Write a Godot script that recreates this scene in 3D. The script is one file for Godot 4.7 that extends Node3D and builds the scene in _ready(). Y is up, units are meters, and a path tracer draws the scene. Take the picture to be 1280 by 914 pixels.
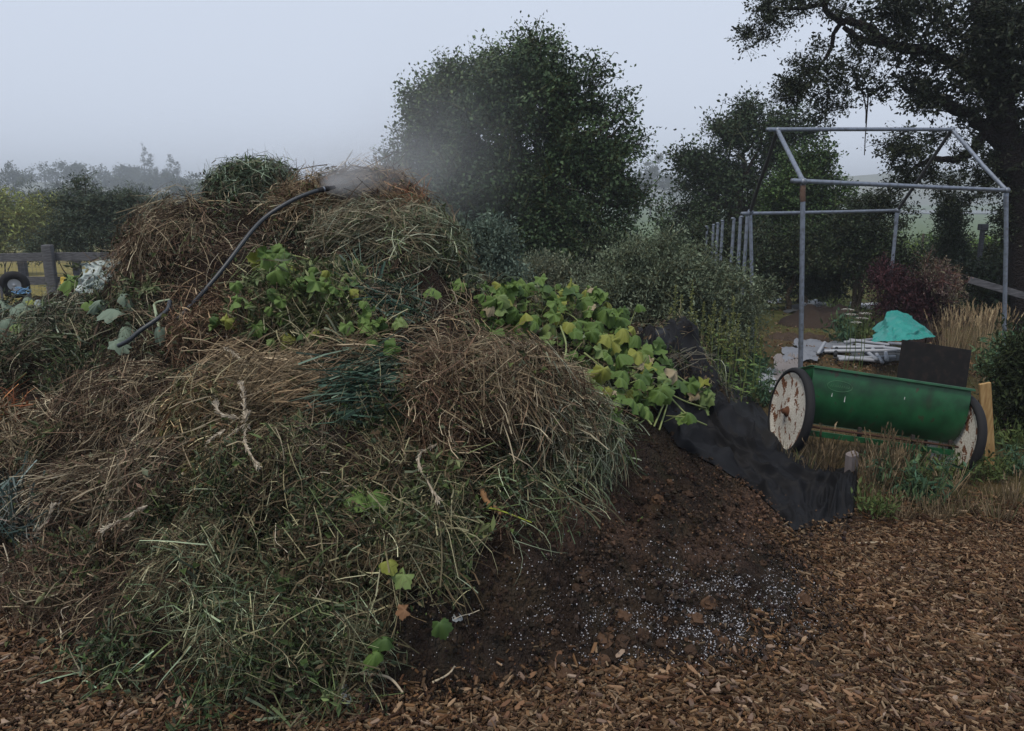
extends Node3D
# A foggy farmyard: a compost heap with a steaming hose, a drop spreader, a pipe frame, shrubs and trees.

# ---------------------------------------------------------------- camera numbers (photograph pixels, 1280 x 914)
const F := 1004.0
const EYE := 1.55
const PITCH := 0.2110
var rng := RandomNumberGenerator.new()
var noise := FastNoiseLite.new()
var noise2 := FastNoiseLite.new()
var names := {}
var M := {}

func ray(px: float, py: float) -> Vector3:
	var u := (px - 640.0) / F
	var v := (457.0 - py) / F
	return Vector3(u, -sin(PITCH) + v * cos(PITCH), -cos(PITCH) - v * sin(PITCH))

func at(px: float, py: float, depth: float) -> Vector3:      # the point in that direction whose world z is -depth
	var r := ray(px, py)
	return Vector3(0, EYE, 0) + r * (depth / -r.z)

func project(p: Vector3) -> Vector2:
	var d := p - Vector3(0, EYE, 0)
	var w := -d.y * sin(PITCH) - d.z * cos(PITCH)
	if w < 0.05:
		return Vector2(-9999, -9999)
	var v := (d.y * cos(PITCH) - d.z * sin(PITCH)) / w
	return Vector2(640.0 + F * d.x / w, 457.0 - F * v)

func R(a: float, b: float) -> float:
	return rng.randf_range(a, b)

func rdir() -> Vector3:
	var y := R(-1, 1)
	var a := R(0, TAU)
	var s := sqrt(1.0 - y * y)
	return Vector3(s * cos(a), y, s * sin(a))

# ---------------------------------------------------------------- terrain and heap heights
func G(x: float, z: float) -> float:
	var d := maxf(0.0, -z - 4.6)
	var h := -0.062 * d if d < 60.0 else -3.72 - 2.3 * (1.0 - exp(-(d - 60.0) / 60.0))
	h += 0.03 * noise2.get_noise_2d(x * 1.3, z * 1.3) * clampf(1.0 + d * 0.1, 1.0, 4.0)
	var a := (x - 2.95) / 0.8
	var b := (z + 4.5) / 0.9
	h -= 0.10 * exp(-a * a - b * b)
	return h

const HX0 := -3.8
const HZ0 := -7.4
const HS := 0.05
const HNX := 126
const HNZ := 116
var hgrid := PackedFloat32Array()

func heap_points() -> Array:
	var pts := []
	var img := [  # px, py, depth
		[60, 700, 2.95], [200, 740, 2.55], [350, 760, 2.42], [450, 740, 2.42], [560, 720, 2.5],
		[60, 600, 3.3], [200, 620, 2.95], [350, 620, 2.78], [450, 600, 2.82], [560, 630, 2.78], [680, 640, 2.9],
		[350, 510, 3.1], [450, 480, 3.25], [260, 520, 3.2], [400, 420, 3.6], [320, 440, 3.6], [400, 340, 4.0], [340, 330, 4.15], [420, 275, 4.35], [450, 236, 4.8], [400, 258, 4.6],
		[30, 392, 4.9], [100, 388, 4.7], [180, 392, 4.45], [30, 450, 4.2], [120, 460, 4.0], [220, 440, 3.85], [30, 530, 3.7], [120, 540, 3.5], [200, 540, 3.3],
		[185, 282, 4.5], [225, 276, 4.5], [258, 288, 4.5], [165, 305, 4.55], [220, 300, 4.22], [250, 345, 4.14], [175, 330, 4.32], [145, 345, 4.7], [105, 355, 4.9], [235, 388, 4.02],
		[312, 234, 5.1], [345, 230, 5.1], [282, 258, 5.0], [370, 250, 4.8], [330, 288, 4.55], [298, 335, 4.3],
		[472, 246, 4.8], [500, 268, 4.6], [536, 292, 4.5], [558, 325, 4.5], [568, 358, 4.5], [500, 300, 4.15], [540, 345, 4.0], [480, 360, 3.9], [560, 395, 3.9], [490, 430, 3.5], [540, 435, 3.5],
		[560, 465, 3.3], [610, 458, 3.25], [670, 482, 3.25], [715, 510, 3.3], [755, 555, 3.3], [610, 525, 3.0], [690, 545, 3.05], [600, 585, 2.9], [740, 600, 3.1],
		[640, 390, 4.6], [690, 385, 4.6], [745, 400, 4.5], [785, 428, 4.4], [650, 440, 3.95], [720, 460, 3.95], [785, 480, 3.95], [825, 505, 4.0], [760, 525, 3.7], [815, 548, 3.75],
		[810, 420, 4.9], [855, 418, 5.2], [880, 475, 4.7], [915, 525, 4.45], [955, 565, 4.25], [880, 565, 4.05], [940, 605, 3.9],
		[690, 660, 2.8], [785, 605, 3.2], [850, 595, 3.55], [800, 650, 3.0], [880, 640, 3.3], [935, 645, 3.45], [720, 735, 2.56], [820, 735, 2.6], [900, 745, 2.65], [980, 755, 2.68], [640, 765, 2.46],
	]
	for q in img:
		pts.append(at(q[0], q[1], q[2]))
	for q in [[0, 775], [60, 805], [150, 872], [300, 898], [440, 886], [520, 878], [600, 866], [680, 830], [760, 832], [860, 842], [960, 846], [1045, 808], [1062, 770], [1035, 730], [1000, 690], [1040, 655], [1062, 630]]:
		var r := ray(q[0], q[1])
		var t := EYE / -r.y
		pts.append(Vector3(r.x * t, -0.01, r.z * t))
	for q in [[-3.3, 0.75, -4.6], [-3.3, 0.35, -3.7], [-3.1, -0.02, -2.9], [-2.6, 0.25, -3.0], [-3.3, 0.3, -6.0], [-2.3, -0.2, -6.9], [-1.2, -0.2, -7.0], [-0.2, -0.2, -6.6], [0.5, 0.1, -5.8], [1.1, -0.1, -6.1], [1.65, -0.08, -5.3], [1.6, -0.05, -4.75], [-3.3, -0.1, -2.4], [-1.5, 0.9, -5.7], [-0.7, 0.9, -5.7], [-2.4, 0.6, -5.7], [0.1, 0.45, -5.5], [2.3, -0.1, -4.0], [2.3, -0.1, -6.5], [2.3, -0.1, -2.0], [0, -0.1, -1.7], [-3.3, -0.1, -1.8]]:
		pts.append(Vector3(q[0], q[1], q[2]))
	return pts

func build_heap_grid() -> void:
	var pts := heap_points()
	var n: int = pts.size()
	var a := []
	for i in n + 1:
		var row := PackedFloat64Array()
		row.resize(n + 2)
		for j in n:
			if i < n:
				row[j] = Vector2(pts[i].x - pts[j].x, pts[i].z - pts[j].z).length()
				if i == j: row[j] = -0.03
			else:
				row[j] = 1.0
		row[n] = 1.0 if i < n else 0.0
		row[n + 1] = pts[i].y if i < n else 0.0
		a.append(row)
	var m := n + 1
	for k in m:
		var best := k
		for i in range(k + 1, m):
			if absf(a[i][k]) > absf(a[best][k]): best = i
		var tmp = a[k]
		a[k] = a[best]
		a[best] = tmp
		var rk: PackedFloat64Array = a[k]
		for i in range(k + 1, m):
			var ri: PackedFloat64Array = a[i]
			var f := ri[k] / rk[k]
			if f != 0.0:
				for j in range(k, m + 1):
					ri[j] -= f * rk[j]
				a[i] = ri
	var w := PackedFloat64Array()
	w.resize(m)
	for k in range(m - 1, -1, -1):
		var s: float = a[k][m]
		for j in range(k + 1, m):
			s -= a[k][j] * w[j]
		w[k] = s / a[k][k]
	hgrid.resize(HNX * HNZ)
	var xs := PackedFloat32Array()
	var zs := PackedFloat32Array()
	for p in pts:
		xs.append(p.x)
		zs.append(p.z)
	for j in HNZ:
		var z := HZ0 + j * HS
		for i in HNX:
			var x := HX0 + i * HS
			var s := w[n]
			for k in n:
				var dx := x - xs[k]
				var dz := z - zs[k]
				s += w[k] * sqrt(dx * dx + dz * dz)
			var g := G(x, z)
			var lump := clampf((s - g) / 0.35, 0.0, 1.0)
			if s > g + 0.01:      # crumbly banks where bare soil slides down
				var sq := project(Vector3(x, s, z))
				if sq.x > 640.0 and sq.y > 560.0: s += 0.05 * noise.get_noise_2d(x * 7.0 + 4.0, z * 7.0) * clampf((s - g) / 0.1, 0, 1)
			s += lump * (0.17 * noise.get_noise_2d(x * 2.0 + 9.0, z * 2.0) + 0.10 * noise.get_noise_2d(x * 5.0 + 40.0, z * 5.0))
			hgrid[j * HNX + i] = s

const DOMES := [[222, 322, 4.42, 0.18, 0.19, 0.25], [204, 345, 4.45, 0.13, 0.15, 0.2], [320, 246, 5.0, 0.2, 0.14, 0.2], [390, 268, 4.6, 0.2, 0.12, 0.2], [462, 264, 4.65, 0.24, 0.16, 0.22], [512, 334, 4.3, 0.25, 0.24, 0.28], [545, 352, 4.35, 0.13, 0.17, 0.2], [455, 305, 4.25, 0.22, 0.14, 0.2],
			[385, 395, 3.75, 0.30, 0.16, 0.2], [290, 425, 3.8, 0.18, 0.09, 0.13], [465, 420, 3.65, 0.2, 0.15, 0.18], [618, 522, 3.12, 0.27, 0.21, 0.24], [548, 520, 3.15, 0.14, 0.18, 0.15], [690, 560, 3.15, 0.16, 0.18, 0.18], [385, 508, 3.22, 0.28, 0.12, 0.2], [290, 545, 3.15, 0.2, 0.18, 0.18], [470, 515, 3.2, 0.2, 0.12, 0.18],
			[115, 420, 4.45, 0.3, 0.11, 0.2], [20, 432, 4.5, 0.3, 0.10, 0.2], [190, 415, 4.15, 0.2, 0.12, 0.15], [60, 470, 4.1, 0.26, 0.14, 0.2], [170, 520, 3.5, 0.24, 0.14, 0.2], [50, 560, 3.6, 0.28, 0.15, 0.2], [115, 640, 3.15, 0.25, 0.14, 0.2], [230, 620, 2.95, 0.2, 0.15, 0.2], [340, 610, 2.88, 0.2, 0.16, 0.18], [455, 600, 2.88, 0.22, 0.14, 0.18],
			[535, 640, 2.8, 0.14, 0.13, 0.15], [625, 618, 2.98, 0.16, 0.12, 0.14], [255, 730, 2.55, 0.2, 0.14, 0.16], [420, 700, 2.58, 0.2, 0.15, 0.16], [505, 700, 2.6, 0.14, 0.11, 0.14], [90, 725, 2.85, 0.2, 0.12, 0.16], [330, 800, 2.38, 0.22, 0.13, 0.14], [425, 795, 2.4, 0.12, 0.1, 0.12], [640, 400, 4.35, 0.24, 0.1, 0.2]]
var dgrid := PackedFloat32Array()
func build_tops() -> void:      # the upper side of heap and lumps together, for setting things down on
	dgrid = hgrid.duplicate()
	for h in DOMES:
		var c := at(h[0], h[1], h[2])
		for j in HNZ:
			for i in HNX:
				var dx: float = (HX0 + i * HS - c.x) / h[3]
				var dz: float = (HZ0 + j * HS - c.z) / h[5]
				var k: float = 1.0 - dx * dx - dz * dz
				if k > 0.0:
					dgrid[j * HNX + i] = maxf(dgrid[j * HNX + i], c.y + h[4] * sqrt(k))

func top(x: float, z: float) -> float:
	var fx := (x - HX0) / HS
	var fz := (z - HZ0) / HS
	if fx < 0.0 or fz < 0.0 or fx >= HNX - 1 or fz >= HNZ - 1:
		return G(x, z)
	var i := int(fx)
	var j := int(fz)
	fx -= i
	fz -= j
	var k := j * HNX + i
	return maxf(G(x, z), lerpf(lerpf(dgrid[k], dgrid[k + 1], fx), lerpf(dgrid[k + HNX], dgrid[k + HNX + 1], fx), fz))

func top_n(x: float, z: float, e := 0.06) -> Vector3:
	return Vector3(top(x - e, z) - top(x + e, z), 2.0 * e, top(x, z - e) - top(x, z + e)).normalized()

func hh(x: float, z: float) -> float:
	var fx := (x - HX0) / HS
	var fz := (z - HZ0) / HS
	if fx < 0.0 or fz < 0.0 or fx >= HNX - 1 or fz >= HNZ - 1:
		return -9.0
	var i := int(fx)
	var j := int(fz)
	fx -= i
	fz -= j
	var k := j * HNX + i
	return lerpf(lerpf(hgrid[k], hgrid[k + 1], fx), lerpf(hgrid[k + HNX], hgrid[k + HNX + 1], fx), fz)

func surf(x: float, z: float) -> float:
	return maxf(hh(x, z), G(x, z))

func surf_n(x: float, z: float, e := 0.06) -> Vector3:
	return Vector3(surf(x - e, z) - surf(x + e, z), 2.0 * e, surf(x, z - e) - surf(x, z + e)).normalized()

func hit(px: float, py: float) -> Vector3:      # where that direction meets the heap or the ground
	var r := ray(px, py)
	var o := Vector3(0, EYE, 0)
	var t := 1.0
	var step := 0.03
	while t < 40.0:
		var p := o + r * t
		if p.y < top(p.x, p.z):
			var lo := t - step
			var hi := t
			for k in 8:
				var mid := (lo + hi) * 0.5
				var q := o + r * mid
				if q.y < top(q.x, q.z): hi = mid
				else: lo = mid
			return o + r * hi
		step = 0.03 if t < 8.0 else 0.1
		t += step
	return o + r * t

# ---------------------------------------------------------------- mesh building
class MB:
	var v := PackedVector3Array()
	var n := PackedVector3Array()
	var c := PackedColorArray()
	var u := PackedVector2Array()
	var ix := PackedInt32Array()
	func vert(p: Vector3, col := Color.WHITE) -> int:
		v.append(p)
		c.append(col)
		return v.size() - 1
	func tri(a: int, b: int, d: int) -> void:
		ix.append(a)
		ix.append(b)
		ix.append(d)
	func quad(a: int, b: int, d: int, e: int) -> void:
		tri(a, b, d)
		tri(a, d, e)
	func face(a: Vector3, b: Vector3, d: Vector3, e: Vector3, col := Color.WHITE) -> void:
		quad(vert(a, col), vert(b, col), vert(d, col), vert(e, col))
	func box(t: Transform3D, s: Vector3, col := Color.WHITE, bevel := 0.0) -> void:
		var h := s * 0.5
		var b := bevel
		var q := []
		# each face inset by the bevel, joined by chamfers
		for ax in 3:
			for sg in [-1.0, 1.0]:
				var p := []
				for k in 4:
					var l := Vector3.ZERO
					var u1 := (ax + 1) % 3
					var u2 := (ax + 2) % 3
					l[ax] = sg * h[ax]
					l[u1] = (-1.0 if k == 0 or k == 3 else 1.0) * (h[u1] - b)
					l[u2] = (-1.0 if k < 2 else 1.0) * (h[u2] - b)
					p.append(t * l)
				q.append(p)
				if sg > 0: face(p[0], p[3], p[2], p[1], col)
				else: face(p[0], p[1], p[2], p[3], col)
		if b > 0.0:
			for ax in 3:
				var u1 := (ax + 1) % 3
				var u2 := (ax + 2) % 3
				for s1 in [-1.0, 1.0]:
					for s2 in [-1.0, 1.0]:
						var a1 := Vector3.ZERO
						var a2 := Vector3.ZERO
						a1[u1] = s1 * h[u1]
						a1[u2] = s2 * (h[u2] - b)
						a2[u1] = s1 * (h[u1] - b)
						a2[u2] = s2 * h[u2]
						var lo := h[ax] - b
						var e := Vector3.ZERO
						e[ax] = lo
						if s1 * s2 > 0: face(t * (a1 - e), t * (a1 + e), t * (a2 + e), t * (a2 - e), col)
						else: face(t * (a1 - e), t * (a2 - e), t * (a2 + e), t * (a1 + e), col)
			for s1 in [-1.0, 1.0]:
				for s2 in [-1.0, 1.0]:
					for s3 in [-1.0, 1.0]:
						var p1 := vert(t * Vector3(s1 * h.x, s2 * (h.y - b), s3 * (h.z - b)), col)
						var p2 := vert(t * Vector3(s1 * (h.x - b), s2 * h.y, s3 * (h.z - b)), col)
						var p3 := vert(t * Vector3(s1 * (h.x - b), s2 * (h.y - b), s3 * h.z), col)
						if s1 * s2 * s3 > 0: tri(p1, p3, p2)
						else: tri(p1, p2, p3)
	func tube(pts: Array, rad: Array, sides: int, cols: Array, caps := true) -> void:
		var base := v.size()
		var k := pts.size()
		var up := Vector3(0.31, 0.91, 0.17).normalized()
		for i in k:
			var d: Vector3 = pts[mini(i + 1, k - 1)] - pts[maxi(i - 1, 0)]
			d = d.normalized()
			var s := d.cross(up)
			if s.length() < 0.05: s = d.cross(Vector3.RIGHT)
			s = s.normalized()
			var w := s.cross(d)
			up = w
			for j in sides:
				var a := TAU * j / sides
				vert(pts[i] + (s * cos(a) + w * sin(a)) * float(rad[mini(i, rad.size() - 1)]), cols[mini(i, cols.size() - 1)])
		for i in k - 1:
			for j in sides:
				var a := base + i * sides + j
				var b := base + i * sides + (j + 1) % sides
				quad(a, a + sides, b + sides, b)
		if caps:
			for e in 2:
				var i0: int = 0 if e == 0 else k - 1
				var mid := vert(pts[i0], cols[mini(i0, cols.size() - 1)])
				for j in sides:
					var a := base + i0 * sides + j
					var b := base + i0 * sides + (j + 1) % sides
					if e == 0: tri(mid, a, b)
					else: tri(mid, b, a)
	func leaf(b: Vector3, d: Vector3, nr: Vector3, l: float, w: float, col: Color, fold := 0.25) -> void:
		var s := d.cross(nr).normalized() * (w * 0.5)
		var mid := b + d * (l * 0.45)
		var i0 := vert(b, col)
		var i1 := vert(mid + s + nr * (w * fold), col)
		var i2 := vert(b + d * l, col)
		var i3 := vert(mid - s + nr * (w * fold), col)
		tri(i0, i1, i2)
		tri(i0, i2, i3)
	func smooth() -> void:
		n.resize(v.size())
		n.fill(Vector3.ZERO)
		for k in range(0, ix.size(), 3):
			var f := (v[ix[k + 2]] - v[ix[k]]).cross(v[ix[k + 1]] - v[ix[k]])
			n[ix[k]] += f
			n[ix[k + 1]] += f
			n[ix[k + 2]] += f
		for k in n.size():
			n[k] = n[k].normalized() if n[k].length() > 1e-12 else Vector3.UP
	func mesh() -> ArrayMesh:
		var a := []
		a.resize(Mesh.ARRAY_MAX)
		a[Mesh.ARRAY_VERTEX] = v
		a[Mesh.ARRAY_COLOR] = c
		if n.size() == v.size(): a[Mesh.ARRAY_NORMAL] = n
		if u.size() == v.size(): a[Mesh.ARRAY_TEX_UV] = u
		a[Mesh.ARRAY_INDEX] = ix
		var m := ArrayMesh.new()
		m.add_surface_from_arrays(Mesh.PRIMITIVE_TRIANGLES, a)
		return m

func numbered(called: String) -> String:
	if not names.has(called):
		names[called] = 0
		return called
	names[called] += 1
	return "%s_%03d" % [called, names[called]]

func tag(o: Node, label: String, category: String, group := "", kind := "") -> void:
	o.set_meta("label", label)
	o.set_meta("category", category)
	if group: o.set_meta("group", group)
	if kind: o.set_meta("kind", kind)

func thing(called: String, label: String, category: String, where := Vector3.ZERO, group := "") -> Node3D:
	var o := Node3D.new()
	o.name = numbered(called)
	add_child(o)
	o.position = where
	tag(o, label, category, group)
	return o

func obj(called: String, m: Mesh, mat: Material, parent: Node = self) -> MeshInstance3D:
	var o := MeshInstance3D.new()
	o.name = numbered(called) if parent == self else called
	o.mesh = m
	o.material_override = mat
	parent.add_child(o, true)
	return o

class TM:      # a shape to be set down many times: plain triangles
	var v := PackedVector3Array()
	var c := PackedColorArray()
	var tinted := {}
	func tint(col: Color) -> PackedColorArray:
		if not tinted.has(col):
			var o := PackedColorArray()
			o.resize(c.size())
			for i in c.size():
				o[i] = c[i] * col
			tinted[col] = o
		return tinted[col]

func tm(mb: MB) -> TM:
	var t := TM.new()
	for i in mb.ix:
		t.v.append(mb.v[i])
		t.c.append(mb.c[i])
	return t

var n_tris := 0
func multi(called: String, shapes: Array, m: Material, which: Array, xf: Array, cols: Array, parent: Node = self) -> MeshInstance3D:
	# what nobody could count (straw, leaves, crumbs), joined into one mesh
	var v := PackedVector3Array()
	var c := PackedColorArray()
	for i in xf.size():
		var t: TM = shapes[which[i]]
		var x: Transform3D = xf[i]
		v.append_array(x * t.v)
		c.append_array(t.tint(cols[i]))
	if v.is_empty(): return null
	n_tris += v.size() / 3
	var a := []
	a.resize(Mesh.ARRAY_MAX)
	a[Mesh.ARRAY_VERTEX] = v
	a[Mesh.ARRAY_COLOR] = c
	var am := ArrayMesh.new()
	am.add_surface_from_arrays(Mesh.PRIMITIVE_TRIANGLES, a)
	var o := obj(called, am, m, parent)
	o.set_meta("kind", "stuff")
	return o

func qs(col: Color, a := 0.7, b := 1.25) -> Color:      # a shade of a colour, in six steps
	var k := lerpf(a, b, float(rng.randi() % 6) / 5.0)
	return Color(col.r * k, col.g * k, col.b * k)

func L(r: float, g: float, b: float) -> Color:      # a linear base colour as an sRGB one
	return Color(r, g, b).linear_to_srgb()

func mat(col: Color, rough := 0.9, spec := 0.3) -> StandardMaterial3D:
	var m := StandardMaterial3D.new()
	m.albedo_color = col
	m.roughness = rough
	m.metallic_specular = spec
	return m

func vmat(rough := 0.9, spec := 0.25, back := 0.0) -> StandardMaterial3D:
	var m := mat(Color.WHITE, rough, spec)
	m.vertex_color_use_as_albedo = true
	if back > 0.0:
		m.backlight_enabled = true
		m.backlight = Color(back, back, back)
	return m

func ntex(freq: float, seed_: int, ramp: Array = [], size := 512, octaves := 4) -> NoiseTexture2D:
	var t := NoiseTexture2D.new()
	var fn := FastNoiseLite.new()
	fn.seed = seed_
	fn.frequency = freq
	fn.fractal_octaves = octaves
	t.noise = fn
	t.width = size
	t.height = size
	t.seamless = true
	if ramp.size():
		var g := Gradient.new()
		var off := PackedFloat32Array()
		var cs := PackedColorArray()
		for q in ramp:
			off.append(q[0])
			cs.append(q[1])
		g.offsets = off
		g.colors = cs
		t.color_ramp = g
	return t

func surface_basis(nr: Vector3, along: Vector3) -> Basis:
	var x := (along - nr * along.dot(nr))
	if x.length() < 0.01: x = nr.cross(Vector3(0.3, 0.1, 1.0))
	x = x.normalized()
	return Basis(x, nr, x.cross(nr))

# ---------------------------------------------------------------- strand clumps
func strand(mb: MB, p: Vector3, d: Vector3, l: float, r: float, bend: float, col: Color, segs := 3, flat := false, droop := 0.0) -> void:
	var ax := rdir()
	if droop > 0.0: ax = (d.cross(Vector3.DOWN).normalized() * droop + ax * 0.55).normalized()
	var q := p
	var dd := d.normalized()
	var s := d.cross(rdir()).normalized()
	var last := -1
	for i in segs + 1:
		var f := float(i) / segs
		var w: float = r * (2.2 * (1.0 - f * f * 0.92) if flat else 1.25 * (1.0 - 0.5 * f))
		var a := mb.vert(q - s * w, col)
		mb.vert(q + s * w, col)
		if last >= 0: mb.quad(last, last + 1, a + 1, a)
		last = a
		q += dd * (l / segs)
		dd = dd.rotated(ax, bend / segs * R(0.4, 1.6)).normalized()

func shade(col: Color, k: float) -> Color:
	return Color(col.r * k, col.g * k, col.b * k)

func pick(cols: Array) -> Color:
	return cols[rng.randi() % cols.size()]

func clump_straw(n: int, l0: float, l1: float, r: float, spread: float, bend: float, cols: Array, flat := false) -> TM:
	var mb := MB.new()
	for k in n:
		var a := R(-spread, spread)
		var d := Vector3(cos(a), R(-0.1, 0.42), sin(a)).normalized()
		if rng.randf() < 0.5: d = Vector3(-d.x, d.y, -d.z)
		var l := R(l0, l1)
		var p := Vector3(R(-0.10, 0.10), 0, R(-0.10, 0.10)) - d * l * 0.4
		p.y = R(-0.015, 0.03)
		strand(mb, p, d, l, r * R(0.6, 1.35), R(0.35, 1.0) * bend, shade(pick(cols), 0.35 + 1.15 * pow(rng.randf(), 1.3)), 4 if bend > 1.5 else 3, flat, R(0.2, 0.9))
	return tm(mb)

func clump_weed(n: int, l0: float, l1: float, leaf: float, cols: Array, stems: Array, per := 8) -> TM:
	var mb := MB.new()
	for k in n:
		var a := R(0, TAU)
		var d := Vector3(cos(a), R(-0.1, 0.5), sin(a)).normalized()
		var l := R(l0, l1)
		var p := Vector3(R(-0.06, 0.06), R(-0.01, 0.02), R(-0.06, 0.06)) - d * l * 0.35
		p.y = R(-0.015, 0.015)
		strand(mb, p, d, l, 0.0016, R(-0.7, 0.7), shade(pick(stems), R(0.6, 1.2)), 3)
		for j in per:
			var q := p + d * l * R(0.15, 1.0) + Vector3(0, R(0.0, 0.012), 0)
			var ld := (d * R(0.1, 0.8) + rdir() * 0.9).normalized()
			mb.leaf(q, ld, rdir(), leaf * R(0.6, 1.4), leaf * R(0.22, 0.42), shade(pick(cols), R(0.6, 1.3)))
	return tm(mb)

func clump_bits(n: int, l0: float, l1: float, cols: Array) -> TM:      # crumpled leaf scraps
	var mb := MB.new()
	for k in n:
		var p := Vector3(R(-0.09, 0.09), R(-0.01, 0.03), R(-0.09, 0.09))
		var nr := (Vector3.UP * 0.8 + rdir()).normalized()
		var l := R(l0, l1)
		mb.leaf(p, nr.cross(rdir()).normalized(), nr, l, l * R(0.3, 0.75), shade(pick(cols), R(0.55, 1.3)), R(-0.5, 0.6))
	return tm(mb)

# ---------------------------------------------------------------- foliage
func leaf_cluster(n: int, rad: float, ll: float, ratio: float, twigs: int, twig_col: Color, droop := 0.0) -> TM:
	var mb := MB.new()
	for t in twigs:
		var d := rdir()
		strand(mb, Vector3.ZERO, d, rad * R(0.8, 1.2), rad * 0.018, 0.5, twig_col, 1)
		for k in n / twigs:
			var p := d * rad * R(0.15, 1.15) + rdir() * rad * 0.28
			var ld := (d * 0.5 + rdir() + Vector3(0, -droop, 0)).normalized()
			var nr := (Vector3.UP * 0.7 + rdir()).normalized()
			var l := ll * R(0.65, 1.3)
			mb.leaf(p, ld, nr, l, l * ratio * R(0.8, 1.2), shade(Color.WHITE, R(0.8, 1.15)))
	return tm(mb)

func crown(called: String, parent: Node, blobs: Array, depth: float, n: int, meshes: Array, m: Material, cols: Array, sc := 1.0, zfat := 1.0, inner := 0.55, hole := 0.0) -> void:
	# blobs: [px, py, rx, ry, extra depth] -> leafy masses of real size at that depth
	var xf := []
	var cl := []
	var wh := []
	var total := 0.0
	for b in blobs: total += b[2] * b[3]
	for b in blobs:
		var dz: float = b[4] if b.size() > 4 else 0.0
		var c := at(b[0], b[1], depth + dz)
		var k := (depth + dz) / F
		var rx: float = b[2] * k
		var ry: float = b[3] * k
		var rz: float = (rx + ry) * 0.5 * zfat
		var cnt := int(n * b[2] * b[3] / total)
		var boughs := []
		for i in maxi(5, cnt / 12):
			var d := rdir()
			boughs.append(c + Vector3(d.x * rx, d.y * ry, d.z * rz) * R(0.6, 0.98))
		for i in cnt:
			var p := c
			var d := rdir()
			if rng.randf() < 0.72:      # leafy boughs at the outside, uneven
				p = boughs[rng.randi() % boughs.size()] + Vector3(d.x * rx, d.y * ry * 0.8, d.z * rz) * (0.30 * pow(rng.randf(), 0.5))
			else:
				p += Vector3(d.x * rx, d.y * ry, d.z * rz) * lerpf(inner, 0.95, rng.randf())
			if hole > 0.0 and noise2.get_noise_3d(p.x * 6.0, p.y * 6.0, p.z * 6.0) < -0.35 + hole * 0.3:
				continue
			var s := sc * R(0.7, 1.25)
			wh.append(rng.randi() % meshes.size())
			xf.append(Transform3D(Basis.from_euler(Vector3(R(-0.6, 0.6), R(0, TAU), R(-0.6, 0.6))).scaled(Vector3(s, s, s)), p))
			cl.append(qs(pick(cols)))
	multi(called, meshes, m, wh, xf, cl, parent)

func rebase(o: Node3D, base: Vector3) -> void:      # the thing's own origin moves to its base, its parts stay put
	o.position = base
	for c in o.get_children():
		c.position -= base

func branch(mb: MB, a: Vector3, b: Vector3, r0: float, r1: float, wob: float, col: Color, sides := 7, segs := 7) -> void:
	var pts := []
	var rad := []
	var s1 := R(0, 100)
	for i in segs + 1:
		var t := float(i) / segs
		var p := a.lerp(b, t)
		var k := sin(t * PI) * wob
		p += Vector3(noise.get_noise_2d(s1 + t * 60.0, 0), noise.get_noise_2d(s1 + t * 60.0, 30), noise.get_noise_2d(s1 + t * 60.0, 60)) * k * 2.0
		pts.append(p)
		rad.append(lerpf(r0, r1, t))
	mb.tube(pts, rad, sides, [col])

func _ready() -> void:
	rng.seed = 20240611
	noise.seed = 5
	noise.frequency = 0.9
	noise.fractal_octaves = 3
	noise2.seed = 11
	noise2.frequency = 0.35
	noise2.fractal_octaves = 3
	# ------------------------------------------------ camera, sky, sun
	var cam := Camera3D.new()
	cam.name = "camera"
	cam.fov = rad_to_deg(2.0 * atan(457.0 / F))
	cam.position = Vector3(0, EYE, 0)
	cam.rotation = Vector3(-PITCH, 0, 0)
	cam.near = 0.05
	cam.far = 6000.0
	cam.current = true
	add_child(cam)
	var env := Environment.new()
	env.background_mode = Environment.BG_SKY
	var sm := ProceduralSkyMaterial.new()
	sm.sky_top_color = Color(0.735, 0.772, 0.835)
	sm.sky_horizon_color = Color(0.765, 0.80, 0.86)
	sm.sky_curve = 0.2
	sm.ground_horizon_color = Color(0.60, 0.63, 0.68)
	sm.ground_bottom_color = Color(0.20, 0.18, 0.16)
	sm.ground_curve = 0.05
	var sky := Sky.new()
	sky.sky_material = sm
	env.sky = sky
	env.tonemap_mode = Environment.TONE_MAPPER_LINEAR
	env.tonemap_exposure = 1.28
	env.fog_enabled = true
	env.fog_light_color = Color(0.93, 0.965, 1.0)
	env.fog_density = 0.0016
	env.volumetric_fog_enabled = true
	env.volumetric_fog_density = 0.0
	env.sdfgi_enabled = true
	env.ssao_enabled = true
	env.ssil_enabled = true
	var we := WorldEnvironment.new()
	we.name = "world_environment"
	we.environment = env
	add_child(we)
	var sun := DirectionalLight3D.new()
	sun.name = "sun"
	sun.light_color = Color(1.0, 0.96, 0.9)
	sun.light_energy = 0.5
	sun.light_angular_distance = 14.0
	sun.shadow_enabled = true
	sun.rotation = Vector3(deg_to_rad(-62), deg_to_rad(-35), 0)
	add_child(sun)
	build_heap_grid()
	build_tops()
	make_materials()
	make_ground()
	make_far()
	make_trees()
	make_bushes()
	make_left_fence()
	make_heap()
	make_heap_things()
	make_vines()
	make_fabric()
	make_spreader()
	make_frame()
	make_yard()
	make_mist()

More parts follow.
